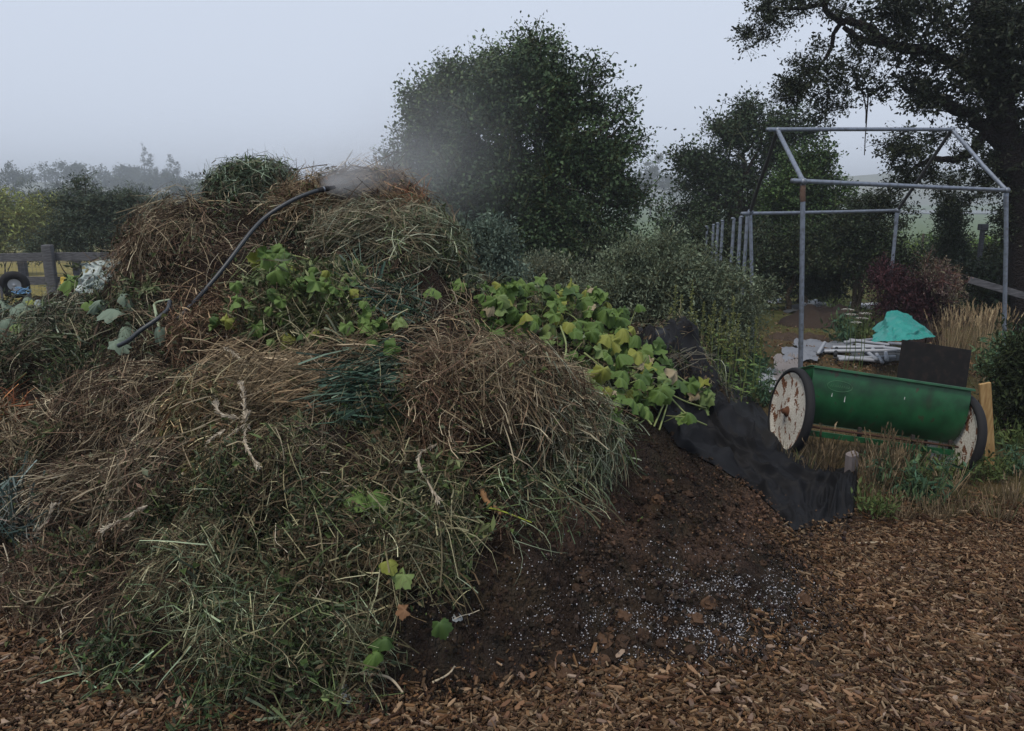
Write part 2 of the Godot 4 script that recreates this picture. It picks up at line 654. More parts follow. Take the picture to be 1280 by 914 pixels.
func make_materials() -> void:
	M.strand = vmat(0.75, 0.3)
	M.green = vmat(0.6, 0.4, 0.25)
	M.soil = vmat(1.0, 0.15)
	M.soil.heightmap_enabled = true
	M.soil.heightmap_texture = ntex(0.06, 3, [], 512, 5)
	M.soil.heightmap_scale = 3.0
	M.soil.uv1_triplanar = true
	M.soil.uv1_scale = Vector3(2.2, 2.2, 2.2)
	M.ground = vmat(1.0, 0.15)
	M.ground.heightmap_enabled = true
	M.ground.heightmap_texture = ntex(0.08, 8, [], 512, 5)
	M.ground.heightmap_scale = 2.0
	M.ground.uv1_triplanar = true
	M.ground.uv1_scale = Vector3(1.5, 1.5, 1.5)
	M.chip = vmat(0.85, 0.3)
	M.bark = vmat(0.95, 0.2)
	M.bark.heightmap_enabled = true
	M.bark.heightmap_texture = ntex(0.05, 21, [], 256, 4)
	M.bark.heightmap_scale = 4.0
	M.bark.uv1_triplanar = true
	M.bark.uv1_scale = Vector3(2, 2, 2)
	var steel := mat(L(0.25, 0.28, 0.33), 0.5, 0.5)
	steel.metallic = 0.6
	steel.albedo_texture = ntex(0.02, 33, [[0.0, Color(0.72, 0.70, 0.68)], [0.5, Color(0.95, 0.96, 0.98)], [1.0, Color(1, 1, 1)]], 256)
	steel.uv1_triplanar = true
	steel.uv1_scale = Vector3(3, 3, 3)
	M.steel = steel
	var wood := mat(Color.WHITE, 0.9, 0.2)
	wood.albedo_texture = ntex(0.03, 41, [[0.0, L(0.05, 0.05, 0.055)], [0.5, L(0.10, 0.10, 0.11)], [1.0, L(0.16, 0.16, 0.17)]], 256)
	wood.uv1_triplanar = true
	wood.uv1_scale = Vector3(0.7, 6.0, 6.0)
	M.grey_wood = wood
	var stake := mat(Color.WHITE, 0.8, 0.25)
	stake.albedo_texture = ntex(0.02, 42, [[0.0, L(0.24, 0.14, 0.06)], [0.5, L(0.36, 0.23, 0.10)], [1.0, L(0.46, 0.32, 0.16)]], 256)
	stake.uv1_triplanar = true
	stake.uv1_scale = Vector3(9.0, 1.2, 9.0)
	M.stake = stake
	M.rubber = mat(L(0.014, 0.014, 0.016), 0.75, 0.35)
	M.hose = mat(L(0.022, 0.028, 0.036), 0.42, 0.5)

# ---------------------------------------------------------------- ground
func make_ground() -> void:
	var mb := MB.new()
	var n := 190
	var cs := PackedFloat32Array()
	for i in n + 1:
		var t := (float(i) / n) * 2.0 - 1.0
		cs.append(sinh(t * 7.0) / sinh(7.0) * 800.0)
	for j in n + 1:
		for i in n + 1:
			var x := cs[i] + 0.0
			var z := cs[j] - 4.0
			var y := G(x, z)
			var px := project(Vector3(x, y, z))
			var nz := noise.get_noise_2d(x * 0.7, z * 0.7)
			var chip := Color(0.055, 0.033, 0.02)
			var dry := Color(0.12, 0.085, 0.045).lerp(Color(0.06, 0.055, 0.025), clampf(0.5 + nz, 0, 1))
			var grass := Color(0.06, 0.075, 0.025).lerp(Color(0.12, 0.115, 0.045), clampf(0.5 + nz * 1.4, 0, 1))
			var col := chip.lerp(dry, smoothstep(3.6, 4.3, -z))
			col = col.lerp(grass, smoothstep(9.0, 14.0, -z + nz * 3.0))
			if x < -6.0: col = col.lerp(Color(0.24, 0.20, 0.07), smoothstep(12.0, 18.0, -z + nz * 2.0))
			col = col.lerp(Color(0.09, 0.13, 0.05), smoothstep(60.0, 120.0, -z))
			mb.vert(Vector3(x, y, z), col)
	for j in n:
		for i in n:
			var a := j * (n + 1) + i
			mb.quad(a, a + 1, a + n + 2, a + n + 1)
	mb.smooth()
	var g := obj("ground", mb.mesh(), M.ground)
	tag(g, "brown wood chip ground giving way to dry grass and fields", "ground", "", "structure")
	# wood chips: a few shapes
	var single := []
	for k in 8:
		single.append(chip_mesh(1, 0.0).mesh())
	var patches := []
	for k in 6:
		patches.append(tm(chip_mesh(20, 0.13)))
	var red := [Color(0.19, 0.105, 0.058), Color(0.14, 0.074, 0.043), Color(0.24, 0.145, 0.085), Color(0.095, 0.052, 0.033), Color(0.29, 0.195, 0.12)]
	var grey := [Color(0.17, 0.115, 0.085), Color(0.12, 0.08, 0.06), Color(0.23, 0.16, 0.115), Color(0.085, 0.058, 0.045), Color(0.29, 0.215, 0.16)]
	var xf := []
	var cols := []
	var wh := []
	var made := 0
	while made < 2700:
		var z := -R(1.75, 4.1)
		var x := R(-3.0, 3.6)
		var p := Vector3(x, G(x, z), z)
		var q := project(p)
		if q.x < -80 or q.x > 1360 or q.y > 1010: continue
		if hh(x, z) > G(x, z) + 0.04 and rng.randf() < 0.995: continue
		var edge := 652.0 + noise.get_noise_2d(x * 2.0, z * 2.0) * 25.0
		if q.x > 900 and q.y < edge and rng.randf() < 0.85: continue
		if q.x > 700 and hh(x, z) > G(x, z) + 0.015 and rng.randf() < 0.8: continue
		made += 1
		p.y = surf(x, z) + 0.006
		var k := rng.randi() % 6
		var b := surface_basis(surf_n(x, z), Vector3(R(-1, 1), 0, R(-1, 1)))
		wh.append(k)
		xf.append(Transform3D(b.scaled(Vector3.ONE * R(0.8, 1.15)), p))
		cols.append(qs(Color(0.86, 0.91, 0.95) if noise.get_noise_2d(x * 3.0, z * 3.0) < 0.05 else Color(0.80, 0.89, 0.96), 0.42, 0.95))
	multi("wood_chip_layer", patches, M.chip, wh, xf, cols, g)
	var mats := []
	for c in red + grey:
		mats.append(mat(Color(c).linear_to_srgb(), 0.85, 0.3))
	made = 0
	while made < 300:
		var q := Vector2(R(0, 1280), R(690, 914))
		var p := hit(q.x, q.y)
		if hh(p.x, p.z) > G(p.x, p.z) + 0.03: continue
		if R(0, 1) > (q.y - 600.0) / 300.0: continue
		made += 1
		var o := obj("wood_chip", single[rng.randi() % 8], mats[rng.randi() % 10], g)
		o.transform = Transform3D((surface_basis(surf_n(p.x, p.z), Vector3(R(-1, 1), 0, R(-1, 1))) * Basis.from_euler(Vector3(R(-0.4, 0.4), 0, R(-0.3, 0.3)))).scaled(Vector3.ONE * R(0.8, 1.3)), p + Vector3(0, 0.018, 0))

func chip_mesh(n: int, spread: float) -> MB:
	var mb := MB.new()
	for k in n:
		var l := 0.008 + 0.036 * pow(rng.randf(), 1.8) if n > 1 else R(0.030, 0.058)
		var w := R(0.003, 0.010) if n > 1 else R(0.007, 0.013)
		var h := R(0.003, 0.006)
		var t := Transform3D(Basis.from_euler(Vector3(R(-0.35, 0.35), R(0, TAU), R(-0.4, 0.4))), Vector3(R(-spread, spread), R(0.0, 0.014), R(-spread, spread)))
		if n == 1: t = Transform3D.IDENTITY
		var col := Color.WHITE
		if n > 1:
			var pal := [Color(0.20, 0.105, 0.05), Color(0.15, 0.072, 0.036), Color(0.26, 0.15, 0.08), Color(0.09, 0.048, 0.027), Color(0.34, 0.22, 0.13), Color(0.12, 0.062, 0.034), Color(0.18, 0.10, 0.055)]
			col = shade(pick(pal), R(0.7, 1.2))
		# a split sliver: ragged hexagon outline with thickness
		var o := []
		var sides := 6 if n == 1 else 4
		for a in ([[-1.0, -0.35], [-0.55, -1.0], [0.5, -0.9], [1.0, 0.2], [0.6, 1.0], [-0.6, 0.8]] if n == 1 else [[-1.0, -0.7], [0.9, -0.9], [1.0, 0.7], [-0.8, 1.0]]):
			o.append(Vector2(a[0] * l * R(0.4, 0.55), a[1] * w * R(0.35, 0.6)))
		var top := []
		var bot := []
		for a in o:
			top.append(mb.vert(t * Vector3(a.x, h * R(0.6, 1.0), a.y), col))
			bot.append(mb.vert(t * Vector3(a.x * 1.05, -h * 0.6, a.y * 1.05), col))
		for i in range(1, sides - 1):
			mb.tri(top[0], top[i], top[i + 1])
		for i in range(0, sides, 1 if n == 1 else 2):
			var j := (i + 1) % sides
			mb.quad(mb.vert(mb.v[top[i]], col), mb.vert(mb.v[bot[i]], col), mb.vert(mb.v[bot[j]], col), mb.vert(mb.v[top[j]], col))
	return mb

# ---------------------------------------------------------------- the compost heap
func make_heap() -> void:
	var mb := MB.new()
	for j in HNZ:
		for i in HNX:
			var x := HX0 + i * HS
			var z := HZ0 + j * HS
			var y := hgrid[j * HNX + i]
			var g := G(x, z)
			if y < g - 0.06: y = g - 0.06
			var q := project(Vector3(x, y, z))
			var nz := noise.get_noise_2d(x * 4.0, z * 4.0)
			var col := Color(0.028, 0.023, 0.019).lerp(Color(0.05, 0.037, 0.027), clampf(nz * 1.5 + 0.2, 0, 1))
			for b in [[775, 640, 42, 55], [890, 690, 40, 22], [700, 650, 32, 34], [935, 640, 36, 42]]:      # crumbly brown compost
				var e := Vector2((q.x - b[0]) / b[2], (q.y - b[1]) / b[3]).length()
				col = col.lerp(Color(0.085, 0.057, 0.042), 0.9 * smoothstep(1.2, 0.7, e + nz * 0.4))
			mb.vert(Vector3(x, y, z), col)
	for j in HNZ - 1:
		for i in HNX - 1:
			var a := j * HNX + i
			mb.quad(a, a + 1, a + HNX + 1, a + HNX)
	mb.smooth()
	var heap := thing("compost_heap", "tall compost heap of dry grass, straw and weeds over dark soil", "compost heap")
	obj("soil_core", mb.mesh(), M.soil, heap)
	# ---- kinds of litter: two clump shapes each
	var tan_ := [Color(0.385, 0.34, 0.245), Color(0.295, 0.252, 0.175), Color(0.48, 0.44, 0.33), Color(0.185, 0.15, 0.102)]
	var brown := [Color(0.135, 0.092, 0.066), Color(0.095, 0.064, 0.046), Color(0.20, 0.145, 0.105), Color(0.06, 0.042, 0.031)]
	var pale := [Color(0.26, 0.285, 0.215), Color(0.36, 0.38, 0.30), Color(0.18, 0.21, 0.145), Color(0.13, 0.16, 0.11)]
	var gr := [Color(0.085, 0.115, 0.045), Color(0.06, 0.085, 0.033), Color(0.13, 0.155, 0.07), Color(0.19, 0.20, 0.11)]
	var dk := [Color(0.030, 0.045, 0.020), Color(0.040, 0.058, 0.028), Color(0.022, 0.034, 0.016), Color(0.075, 0.095, 0.054)]
	var teal := [Color(0.04, 0.085, 0.06), Color(0.055, 0.11, 0.08), Color(0.028, 0.06, 0.044), Color(0.12, 0.17, 0.13)]
	var K := {}
	for k in 3:
		for e in [["straw", clump_straw(18, 0.10, 0.30, 0.0015, 0.7, 1.7, tan_)], ["hay", clump_straw(21, 0.08, 0.24, 0.0014, 1.4, 2.4, tan_ + brown)], ["root", clump_straw(20, 0.08, 0.22, 0.0014, 1.4, 2.8, brown + [brown[0], tan_[1]])],
				["pale", clump_straw(20, 0.09, 0.24, 0.0013, 1.0, 2.0, pale + [gr[2], tan_[1]])], ["grass", clump_straw(17, 0.08, 0.24, 0.0013, 1.1, 2.0, gr + [pale[0], dk[1]], true)], ["weed", clump_weed(7, 0.09, 0.22, 0.024, dk + [gr[0]], gr + brown + brown + [tan_[1]], 8)],
				["bits", clump_bits(26, 0.010, 0.032, brown + brown + dk + [tan_[1], tan_[3], gr[0], gr[1], pale[3]])], ["teal", clump_straw(20, 0.14, 0.30, 0.0016, 0.4, 1.0, teal, true)], ["crumb", crumbs(20, 0.07)], ["leafy", clump_weed(5, 0.08, 0.2, 0.045, gr, gr, 7)]]:
			if not K.has(e[0]): K[e[0]] = []
			K[e[0]].append(e[1])
	# ---- owners: the loads thrown on the heap
	var OW := {"heap": heap}
	for q in [
		["hay_left", "hay_clump", "brown hay clump with hanging dry stems behind the black hose", "hay"],
		["weed_back", "weed_clump", "grey green tangled weeds at the back of the heap crest", "weeds"],
		["hay_crest", "hay_clump", "pale straw on the crest where the hose ends", "hay"],
		["dome", "weed_clump", "greenish straw and weeds heaped under a broken dark stick", "weeds"],
		["sweep", "straw_bundle", "long tan straw bundle lying in one direction", "straw"],
		["teal", "grass_bundle", "dark blue green grass bundle beside the long tan straw", "grass"],
		["dome2", "hay_clump", "greyish tan hay mound below the squash vines", "hay"],
		["fine", "grass_clump", "fine grey green cut grass spilling onto bare soil", "grass"],
		["wall", "weed_clump", "dark green weeds and grass along the foot of the heap", "weeds"],
		["bluegrass", "grass_clump", "pale blue green grass tuft among brown straw", "grass"],
		["plateau", "weed_clump", "mixed wilted garden waste with large cabbage leaves", "garden waste"],
		["reddish", "grass_clump", "fine reddish green grass hanging beside pale plumes", "grass"],
		["orange", "root_clump", "orange brown roots poking out of the heap", "roots"],
	]:
		OW[q[0]] = thing(q[1], q[2], q[3], Vector3.ZERO, "loads of plant waste on the heap")
	# ---- zones in the photograph: [x, y, rx, ry, owner, {kind: weight}, flow angle on the picture (deg, 999 = down the slope, 888 = any), hue, how thickly the litter lies (a count, not a brightness)]
	var Z := [
		[215, 262, 62, 30, "hay_left", {"straw": 2, "hay": 3}, 999, Color(1.0, 0.95, 0.85), 1.3],
		[225, 325, 60, 45, "hay_left", {"root": 4, "hay": 2, "straw": 1}, 999, Color(0.95, 0.9, 0.85), 1.0],
		[315, 235, 60, 30, "weed_back", {"pale": 3, "weed": 2, "grass": 1}, 888, Color(0.8, 0.95, 0.9), 1.2],
		[400, 245, 60, 30, "hay_crest", {"straw": 3, "hay": 3}, 888, Color(1.05, 0.92, 0.8), 1.2],
		[460, 235, 45, 30, "hay_crest", {"straw": 3, "hay": 3}, 999, Color(1.1, 0.95, 0.8), 1.3],
		[500, 262, 32, 12, "dome", {"root": 5}, 888, Color(1.1, 0.75, 0.6), 1.2],
		[450, 290, 70, 30, "dome", {"straw": 2, "pale": 3, "hay": 1}, 160, Color(1, 1, 0.95), 1.2],
		[545, 310, 45, 60, "dome", {"pale": 3, "grass": 2, "straw": 1}, 999, Color(1, 1.05, 0.95), 1.2],
		[580, 335, 25, 25, "dome", {"pale": 4, "grass": 1}, 888, Color(1.25, 1.3, 1.2), 1.4],
		[470, 340, 50, 25, "dome", {"root": 3, "straw": 1}, 888, Color(0.9, 0.85, 0.8), 1.0],
		[510, 375, 60, 35, "dome", {"grass": 2, "weed": 2, "teal": 1, "straw": 1}, 999, Color(0.75, 0.8, 0.8), 1.0],
		[340, 300, 60, 30, "heap", {"weed": 2, "root": 2, "hay": 1}, 888, Color(0.7, 0.7, 0.7), 0.9],
		[300, 260, 40, 25, "weed_back", {"root": 2, "pale": 2, "weed": 1}, 888, Color(0.8, 0.85, 0.85), 1.0],
		[370, 390, 80, 50, "heap", {"leafy": 2, "grass": 3, "straw": 1, "hay": 1}, 888, Color(1.0, 1.05, 0.9), 1.0],
		[270, 410, 60, 50, "heap", {"root": 4, "hay": 3, "straw": 1}, 888, Color(1, 0.85, 0.75), 1.0],
		[530, 430, 45, 30, "dome", {"straw": 3, "hay": 3, "root": 1}, 888, Color(1, 0.9, 0.8), 1.1],
		[60, 395, 80, 30, "plateau", {"pale": 3, "straw": 2, "weed": 1, "grass": 1}, 888, Color(0.9, 0.95, 0.95), 1.1],
		[150, 405, 70, 40, "plateau", {"weed": 2, "hay": 2, "straw": 1, "leafy": 1}, 888, Color(0.85, 0.9, 0.85), 1.0],
		[60, 460, 80, 40, "plateau", {"weed": 3, "grass": 1, "hay": 2}, 888, Color(0.8, 0.85, 0.8), 1.0],
		[220, 450, 60, 40, "heap", {"weed": 2, "pale": 1, "root": 2}, 888, Color(0.8, 0.85, 0.8), 0.9],
		[60, 540, 100, 55, "heap", {"hay": 4, "root": 2, "straw": 2, "weed": 1}, 888, Color(0.9, 0.85, 0.78), 1.0],
		[15, 530, 30, 22, "orange", {"root": 5}, 888, Color(1.7, 0.9, 0.55), 1.2],
		[180, 520, 80, 60, "heap", {"hay": 4, "root": 3, "straw": 2}, 120, Color(0.9, 0.85, 0.8), 1.0],
		[120, 620, 120, 60, "heap", {"hay": 3, "root": 2, "straw": 2, "weed": 1}, 150, Color(0.85, 0.8, 0.76), 1.0],
		[255, 545, 40, 60, "reddish", {"hay": 2, "pale": 2, "grass": 1}, 100, Color(1.0, 0.85, 0.65), 1.3],
		[370, 485, 90, 28, "sweep", {"straw": 6}, 165, Color(1.15, 1.0, 0.88), 1.5],
		[320, 530, 60, 35, "sweep", {"straw": 4, "hay": 1}, 145, Color(1.0, 0.92, 0.82), 1.0],
		[470, 492, 52, 20, "teal", {"teal": 5, "weed": 1, "pale": 1}, 165, Color(1.1, 1.1, 1.05), 1.4],
		[430, 545, 90, 35, "wall", {"weed": 4, "grass": 1, "straw": 1}, 888, Color(0.62, 0.68, 0.56), 0.9],
		[610, 475, 85, 38, "dome2", {"hay": 5, "straw": 3}, 999, Color(1.0, 0.92, 0.84), 1.6],
		[540, 530, 30, 55, "dome2", {"hay": 4, "root": 1}, 100, Color(0.9, 0.8, 0.72), 1.1],
		[610, 545, 50, 45, "dome2", {"hay": 2, "root": 2, "weed": 1}, 999, Color(0.7, 0.66, 0.6), 0.55],
		[690, 530, 55, 45, "dome2", {"hay": 3, "pale": 2, "straw": 1}, 40, Color(0.95, 0.92, 0.85), 1.2],
		[725, 570, 44, 52, "fine", {"pale": 5, "grass": 1, "hay": 1}, 45, Color(1.0, 1.05, 0.95), 1.3],
		[660, 610, 70, 45, "fine", {"pale": 2, "weed": 3, "grass": 1}, 60, Color(0.85, 0.95, 0.8), 1.1],
		[545, 668, 60, 45, "wall", {"grass": 3, "leafy": 1, "weed": 2, "straw": 1}, 888, Color(0.95, 1.0, 0.85), 1.0],
		[600, 640, 40, 30, "wall", {"root": 3, "weed": 1}, 888, Color(0.85, 0.8, 0.75), 0.8],
		[430, 660, 110, 80, "wall", {"weed": 5, "grass": 1, "hay": 1, "root": 2}, 888, Color(0.68, 0.72, 0.6), 0.95],
		[480, 725, 58, 40, "wall", {"grass": 3, "weed": 2, "hay": 2, "straw": 1}, 888, Color(0.95, 1.0, 0.8), 1.0],
		[270, 660, 110, 70, "wall", {"weed": 4, "hay": 1, "root": 1}, 888, Color(0.62, 0.66, 0.56), 0.85],
		[310, 790, 165, 75, "wall", {"weed": 6, "grass": 2, "root": 2}, 888, Color(0.6, 0.68, 0.56), 0.95],
		[250, 850, 110, 35, "wall", {"weed": 3, "grass": 1, "pale": 1}, 888, Color(0.9, 1.1, 0.95), 0.9],
		[80, 720, 100, 60, "heap", {"hay": 2, "root": 3, "weed": 1}, 888, Color(0.7, 0.66, 0.62), 0.9],
		[20, 660, 45, 28, "bluegrass", {"teal": 3, "pale": 2}, 888, Color(1.5, 1.4, 1.7), 1.4],
		[640, 375, 60, 25, "heap", {"weed": 2, "grass": 2, "hay": 1}, 888, Color(0.8, 0.85, 0.75), 0.9],
		[720, 430, 110, 60, "heap", {"weed": 2, "root": 2}, 888, Color(0.6, 0.62, 0.55), 0.6],
		[620, 420, 45, 30, "heap", {"hay": 3, "straw": 1, "grass": 1}, 888, Color(0.85, 0.8, 0.72), 1.0],
		[760, 640, 60, 45, "heap", {"crumb": 5}, 888, Color(0.95, 0.7, 0.56), 0.9],
		[860, 660, 100, 60, "heap", {"crumb": 5}, 888, Color(0.72, 0.55, 0.45), 0.8],
		[940, 645, 35, 50, "heap", {"crumb": 5}, 888, Color(1.25, 0.9, 0.7), 0.8],
		[830, 560, 60, 40, "heap", {"crumb": 5}, 888, Color(0.5, 0.4, 0.35), 0.6],
		[850, 770, 210, 75, "heap", {"crumb": 5}, 888, Color(0.6, 0.52, 0.47), 0.8],
		[575, 800, 110, 75, "heap", {"crumb": 5}, 888, Color(0.4, 0.34, 0.3), 0.6], [640, 715, 45, 40, "heap", {"crumb": 5}, 888, Color(0.5, 0.4, 0.33), 0.6],
	]
	for h in [[245, 350, 30, 22], [200, 345, 26, 20], [612, 545, 42, 30], [375, 318, 45, 14], [525, 368, 45, 14], [105, 402, 36, 12], [190, 490, 34, 18], [150, 700, 60, 26], [420, 590, 60, 20], [170, 780, 60, 24], [520, 560, 20, 26], [60, 620, 50, 14]]:      # bare places between the loads where little litter lies (last number: how much)
		Z.append([h[0], h[1], h[2], h[3], "heap", {"root": 3, "weed": 1}, 888, Color(1, 1, 1), 0.3])
	# the loads as sagging lumps that stand proud of the heap: [px, py, depth, half sizes in m]
	var domes := []
	for h in DOMES:
		var c := at(h[0], h[1], h[2])
		domes.append([c, Vector3(h[3], h[4], h[5]) * 0.95, h[3] * h[4]])
		var b := MB.new()
		var ball := clod(1.0, 2)
		for v in ball.v: b.vert(c + Vector3(0, -0.02, -0.03) + v * Vector3(h[3], h[4], h[5]) * 0.74, Color(0.15, 0.112, 0.078))
		b.ix = ball.ix
		obj("matted_core", b.mesh(), M.soil, heap)
	var dsum := 0.0
	for dd in domes: dsum += dd[2]
	for zn in Z:
		var zw: Dictionary = zn[5]
		if zw.has("crumb"): continue
		var sum_ := 0.0
		for k in zw: sum_ += zw[k]
		zw["bits"] = sum_ * 0.45
		var tc: Color = zn[7]      # a tint is a hue only: the light does the rest
		var lu := 0.2126 * tc.r + 0.7152 * tc.g + 0.0722 * tc.b
		zn[7] = Color(tc.r / lu, tc.g / lu, tc.b / lu) * 0.9
	var X := {}
	var W := {}
	var C := {}
	var tries := 0
	var made := 0
	while made < 9900 and tries < 220000:
		tries += 1
		var p: Vector3
		var nr: Vector3
		var on_dome := rng.randf() < 0.62
		if on_dome:
			var r0 := R(0, dsum)
			var di := 0
			while di < domes.size() - 1 and r0 > domes[di][2]:
				r0 -= domes[di][2]
				di += 1
			var u := rdir()
			if u.y < -0.3 or u.z < -0.55: continue
			p = domes[di][0] + u * domes[di][1]
			nr = (u / domes[di][1]).normalized()
			if p.y < surf(p.x, p.z) - 0.02: continue
		else:
			var hx := R(-3.6, 2.1)
			var hz := R(-6.2, -2.05)
			p = Vector3(hx, hh(hx, hz), hz)
			if p.y < G(hx, hz) - 0.01: continue
			nr = surf_n(hx, hz)
			if rng.randf() > 0.35 / maxf(0.3, nr.y): continue      # even cover on steep faces
		var x := p.x
		var y := p.y
		var z := p.z
		var q := project(p)
		if q.x < -150 or q.x > 1100 or q.y > 960: continue
		var facing := nr.dot((Vector3(0, EYE, 0) - p).normalized())
		if facing < (-0.35 if on_dome else -0.15): continue
		var best := -1
		var bd := 99.0
		var jx := q.x + R(-12, 12)
		var jy := q.y + R(-9, 9)
		for k in Z.size():
			var e := Vector2((jx - Z[k][0]) / Z[k][2], (jy - Z[k][1]) / Z[k][3]).length()
			if e < bd:
				bd = e
				best = k
		var zn: Array = Z[best]
		var lump := noise.get_noise_3d(x * 4.2, y * 4.2, z * 4.2) + 0.5 * noise.get_noise_3d(x * 9.0 + 20.0, y * 9.0, z * 9.0)
		if zn[5].has("crumb"):
			lump = 0.3
			if on_fabric(q): continue
		if rng.randf() > float(zn[8]) * 0.62 * smoothstep(-0.34, 0.2, lump): continue
		var w: Dictionary = zn[5]
		var tot := 0.0
		for k in w: tot += w[k]
		var r := R(0, tot)
		var kind := ""
		for k in w:
			r -= w[k]
			if r <= 0.0:
				kind = k
				break
		if kind == "": continue
		if kind in ["weed", "grass"] and zn[4] != "plateau":      # the loads are mixed in handfuls
			var hand := noise.get_noise_3d(x * 3.4 + 70.0, y * 3.4, z * 3.4)
			if hand > 0.14: kind = ["hay", "pale", "straw", "hay"][rng.randi() % 4]
			elif hand < -0.24: kind = "root" if rng.randf() < 0.7 else "bits"
			elif hand > 0.05 and rng.randf() < 0.4: kind = "leafy"
		made += 1
		var along: Vector3
		if on_dome and zn[6] >= 888: along = Vector3(nr.x * 0.5, -1.0, nr.z * 0.5) + rdir() * (0.9 if zn[6] == 999 else 1.5)
		elif zn[6] == 999: along = Vector3(nr.x, -0.2, nr.z).normalized() + rdir() * 0.35
		elif zn[6] == 888: along = rdir()
		else:
			var a := deg_to_rad(zn[6])
			along = Vector3(cos(a), -sin(a) * 0.7, sin(a) * 0.7) + rdir() * 0.25
		var nn := (nr + rdir() * 0.3).normalized()
		var id := "%s|%s" % [zn[4], kind]
		if not X.has(id):
			X[id] = []
			C[id] = []
			W[id] = []
		W[id].append(rng.randi() % K[kind].size())
		var s := R(0.75, 1.25)
		X[id].append(Transform3D(surface_basis(nn, along).scaled(Vector3(s, s, s)), p + nr * (R(-0.01, 0.025) + (0.11 * maxf(lump, -0.15) if not zn[5].has("crumb") else 0.0))))
		var t: Color = zn[7]
		C[id].append(qs(t, 0.65, 1.2))
	var title := {"straw": "dry_straw", "hay": "hay_litter", "root": "root_litter", "pale": "grass_litter", "grass": "grass_litter", "weed": "weed_litter", "teal": "grass_litter", "crumb": "soil_litter", "leafy": "leaf_litter", "bits": "leaf_litter"}
	for id in X:
		var q: PackedStringArray = id.split("|")
		multi(title[q[1]], K[q[1]], M.green if q[1] in ["grass", "weed", "leafy", "teal"] else M.strand, W[id], X[id], C[id], OW[q[0]])
	# ---- perlite in the spilled potting soil
	var pm := tm(clod(0.0027, 0))
	var xs := []
	var cs := []
	tries = 0
	while xs.size() < 5200 and tries < 26000:
		tries += 1
		var q := Vector2(880 + rng.randfn() * 110.0, 765 + rng.randfn() * 46.0)
		if q.x > 1070 or q.y > 850: continue
		if noise.get_noise_2d(q.x * 0.02, q.y * 0.035) + 0.5 * noise.get_noise_2d(q.x * 0.07, q.y * 0.1) < R(-0.4, 0.35): continue
		var p := hit(q.x, q.y)
		xs.append(Transform3D(Basis.from_euler(rdir() * 3.0).scaled(Vector3.ONE * (0.3 + 1.3 * pow(rng.randf(), 3.0))), p + Vector3(0, R(0.002, 0.014), 0)))
		cs.append(qs(Color(0.52, 0.52, 0.56), 0.4, 1.1))
	for k in 500:
		var q := Vector2(R(460, 1000), R(600, 860))
		var p := hit(q.x, q.y)
		xs.append(Transform3D(Basis.from_euler(rdir() * 3.0).scaled(Vector3.ONE * R(0.3, 0.9)), p + Vector3(0, R(0.004, 0.012), 0)))
		cs.append(Color(0.55, 0.55, 0.57))
	var zeros := []
	zeros.resize(xs.size())
	zeros.fill(0)
	multi("perlite_grains", [pm], M.strand, zeros, xs, cs, heap)
	# ---- soil clods one can tell apart
	var clods := [clod(0.03, 2).mesh(), clod(0.026, 2).mesh(), clod(0.034, 2).mesh()]
	var cm := [mat(L(0.03, 0.022, 0.017), 1.0, 0.1), mat(L(0.09, 0.055, 0.036), 1.0, 0.1), mat(L(0.055, 0.036, 0.026), 1.0, 0.1)]
	for k in 220:
		var q := Vector2(R(620, 1060), R(590, 850))
		if k < 14: q = Vector2(R(990, 1060), R(655, 715))
		var p := hit(q.x, q.y)
		var o := obj("soil_clod", clods[k % 3], cm[0] if k < 14 else cm[rng.randi() % 3], heap)
		var s := 0.2 + 0.8 * pow(rng.randf(), 2.5)
		o.transform = Transform3D(Basis.from_euler(rdir() * 3.0).scaled(Vector3(s, s * 0.8, s)), p)

func on_fabric(q: Vector2) -> bool:
	var pg := PackedVector2Array()
	for e in FAB_L: pg.append(Vector2(e[0] + 4.0, e[1] - 2.0))
	for k in FAB_R.size(): pg.append(Vector2(FAB_R[FAB_R.size() - 1 - k][0], FAB_R[FAB_R.size() - 1 - k][1]))
	return Geometry2D.is_point_in_polygon(q, pg)

func crumbs(n: int, spread: float) -> TM:
	var mb := MB.new()
	for k in n:
		var c := Vector3(R(-spread, spread), R(-0.004, 0.01), R(-spread, spread))
		var s := 0.003 + 0.011 * pow(rng.randf(), 2.4)
		var col := shade(Color(0.066, 0.054, 0.045), R(0.4, 1.6))
		if rng.randf() < 0.07: col = Color(0.22, 0.17, 0.12)
		var b := Basis.from_euler(rdir() * 3.0)
		var e := []
		for d in [Vector3.RIGHT, Vector3.LEFT, Vector3.UP, Vector3.DOWN, Vector3.BACK, Vector3.FORWARD]:
			e.append(mb.vert(c + b * d * s * R(0.5, 1.2), col))
		for f in [[0, 2, 4], [2, 1, 4], [1, 3, 4], [3, 0, 4], [2, 0, 5], [1, 2, 5], [3, 1, 5], [0, 3, 5]]:
			mb.tri(e[f[0]], e[f[1]], e[f[2]])
	return tm(mb)

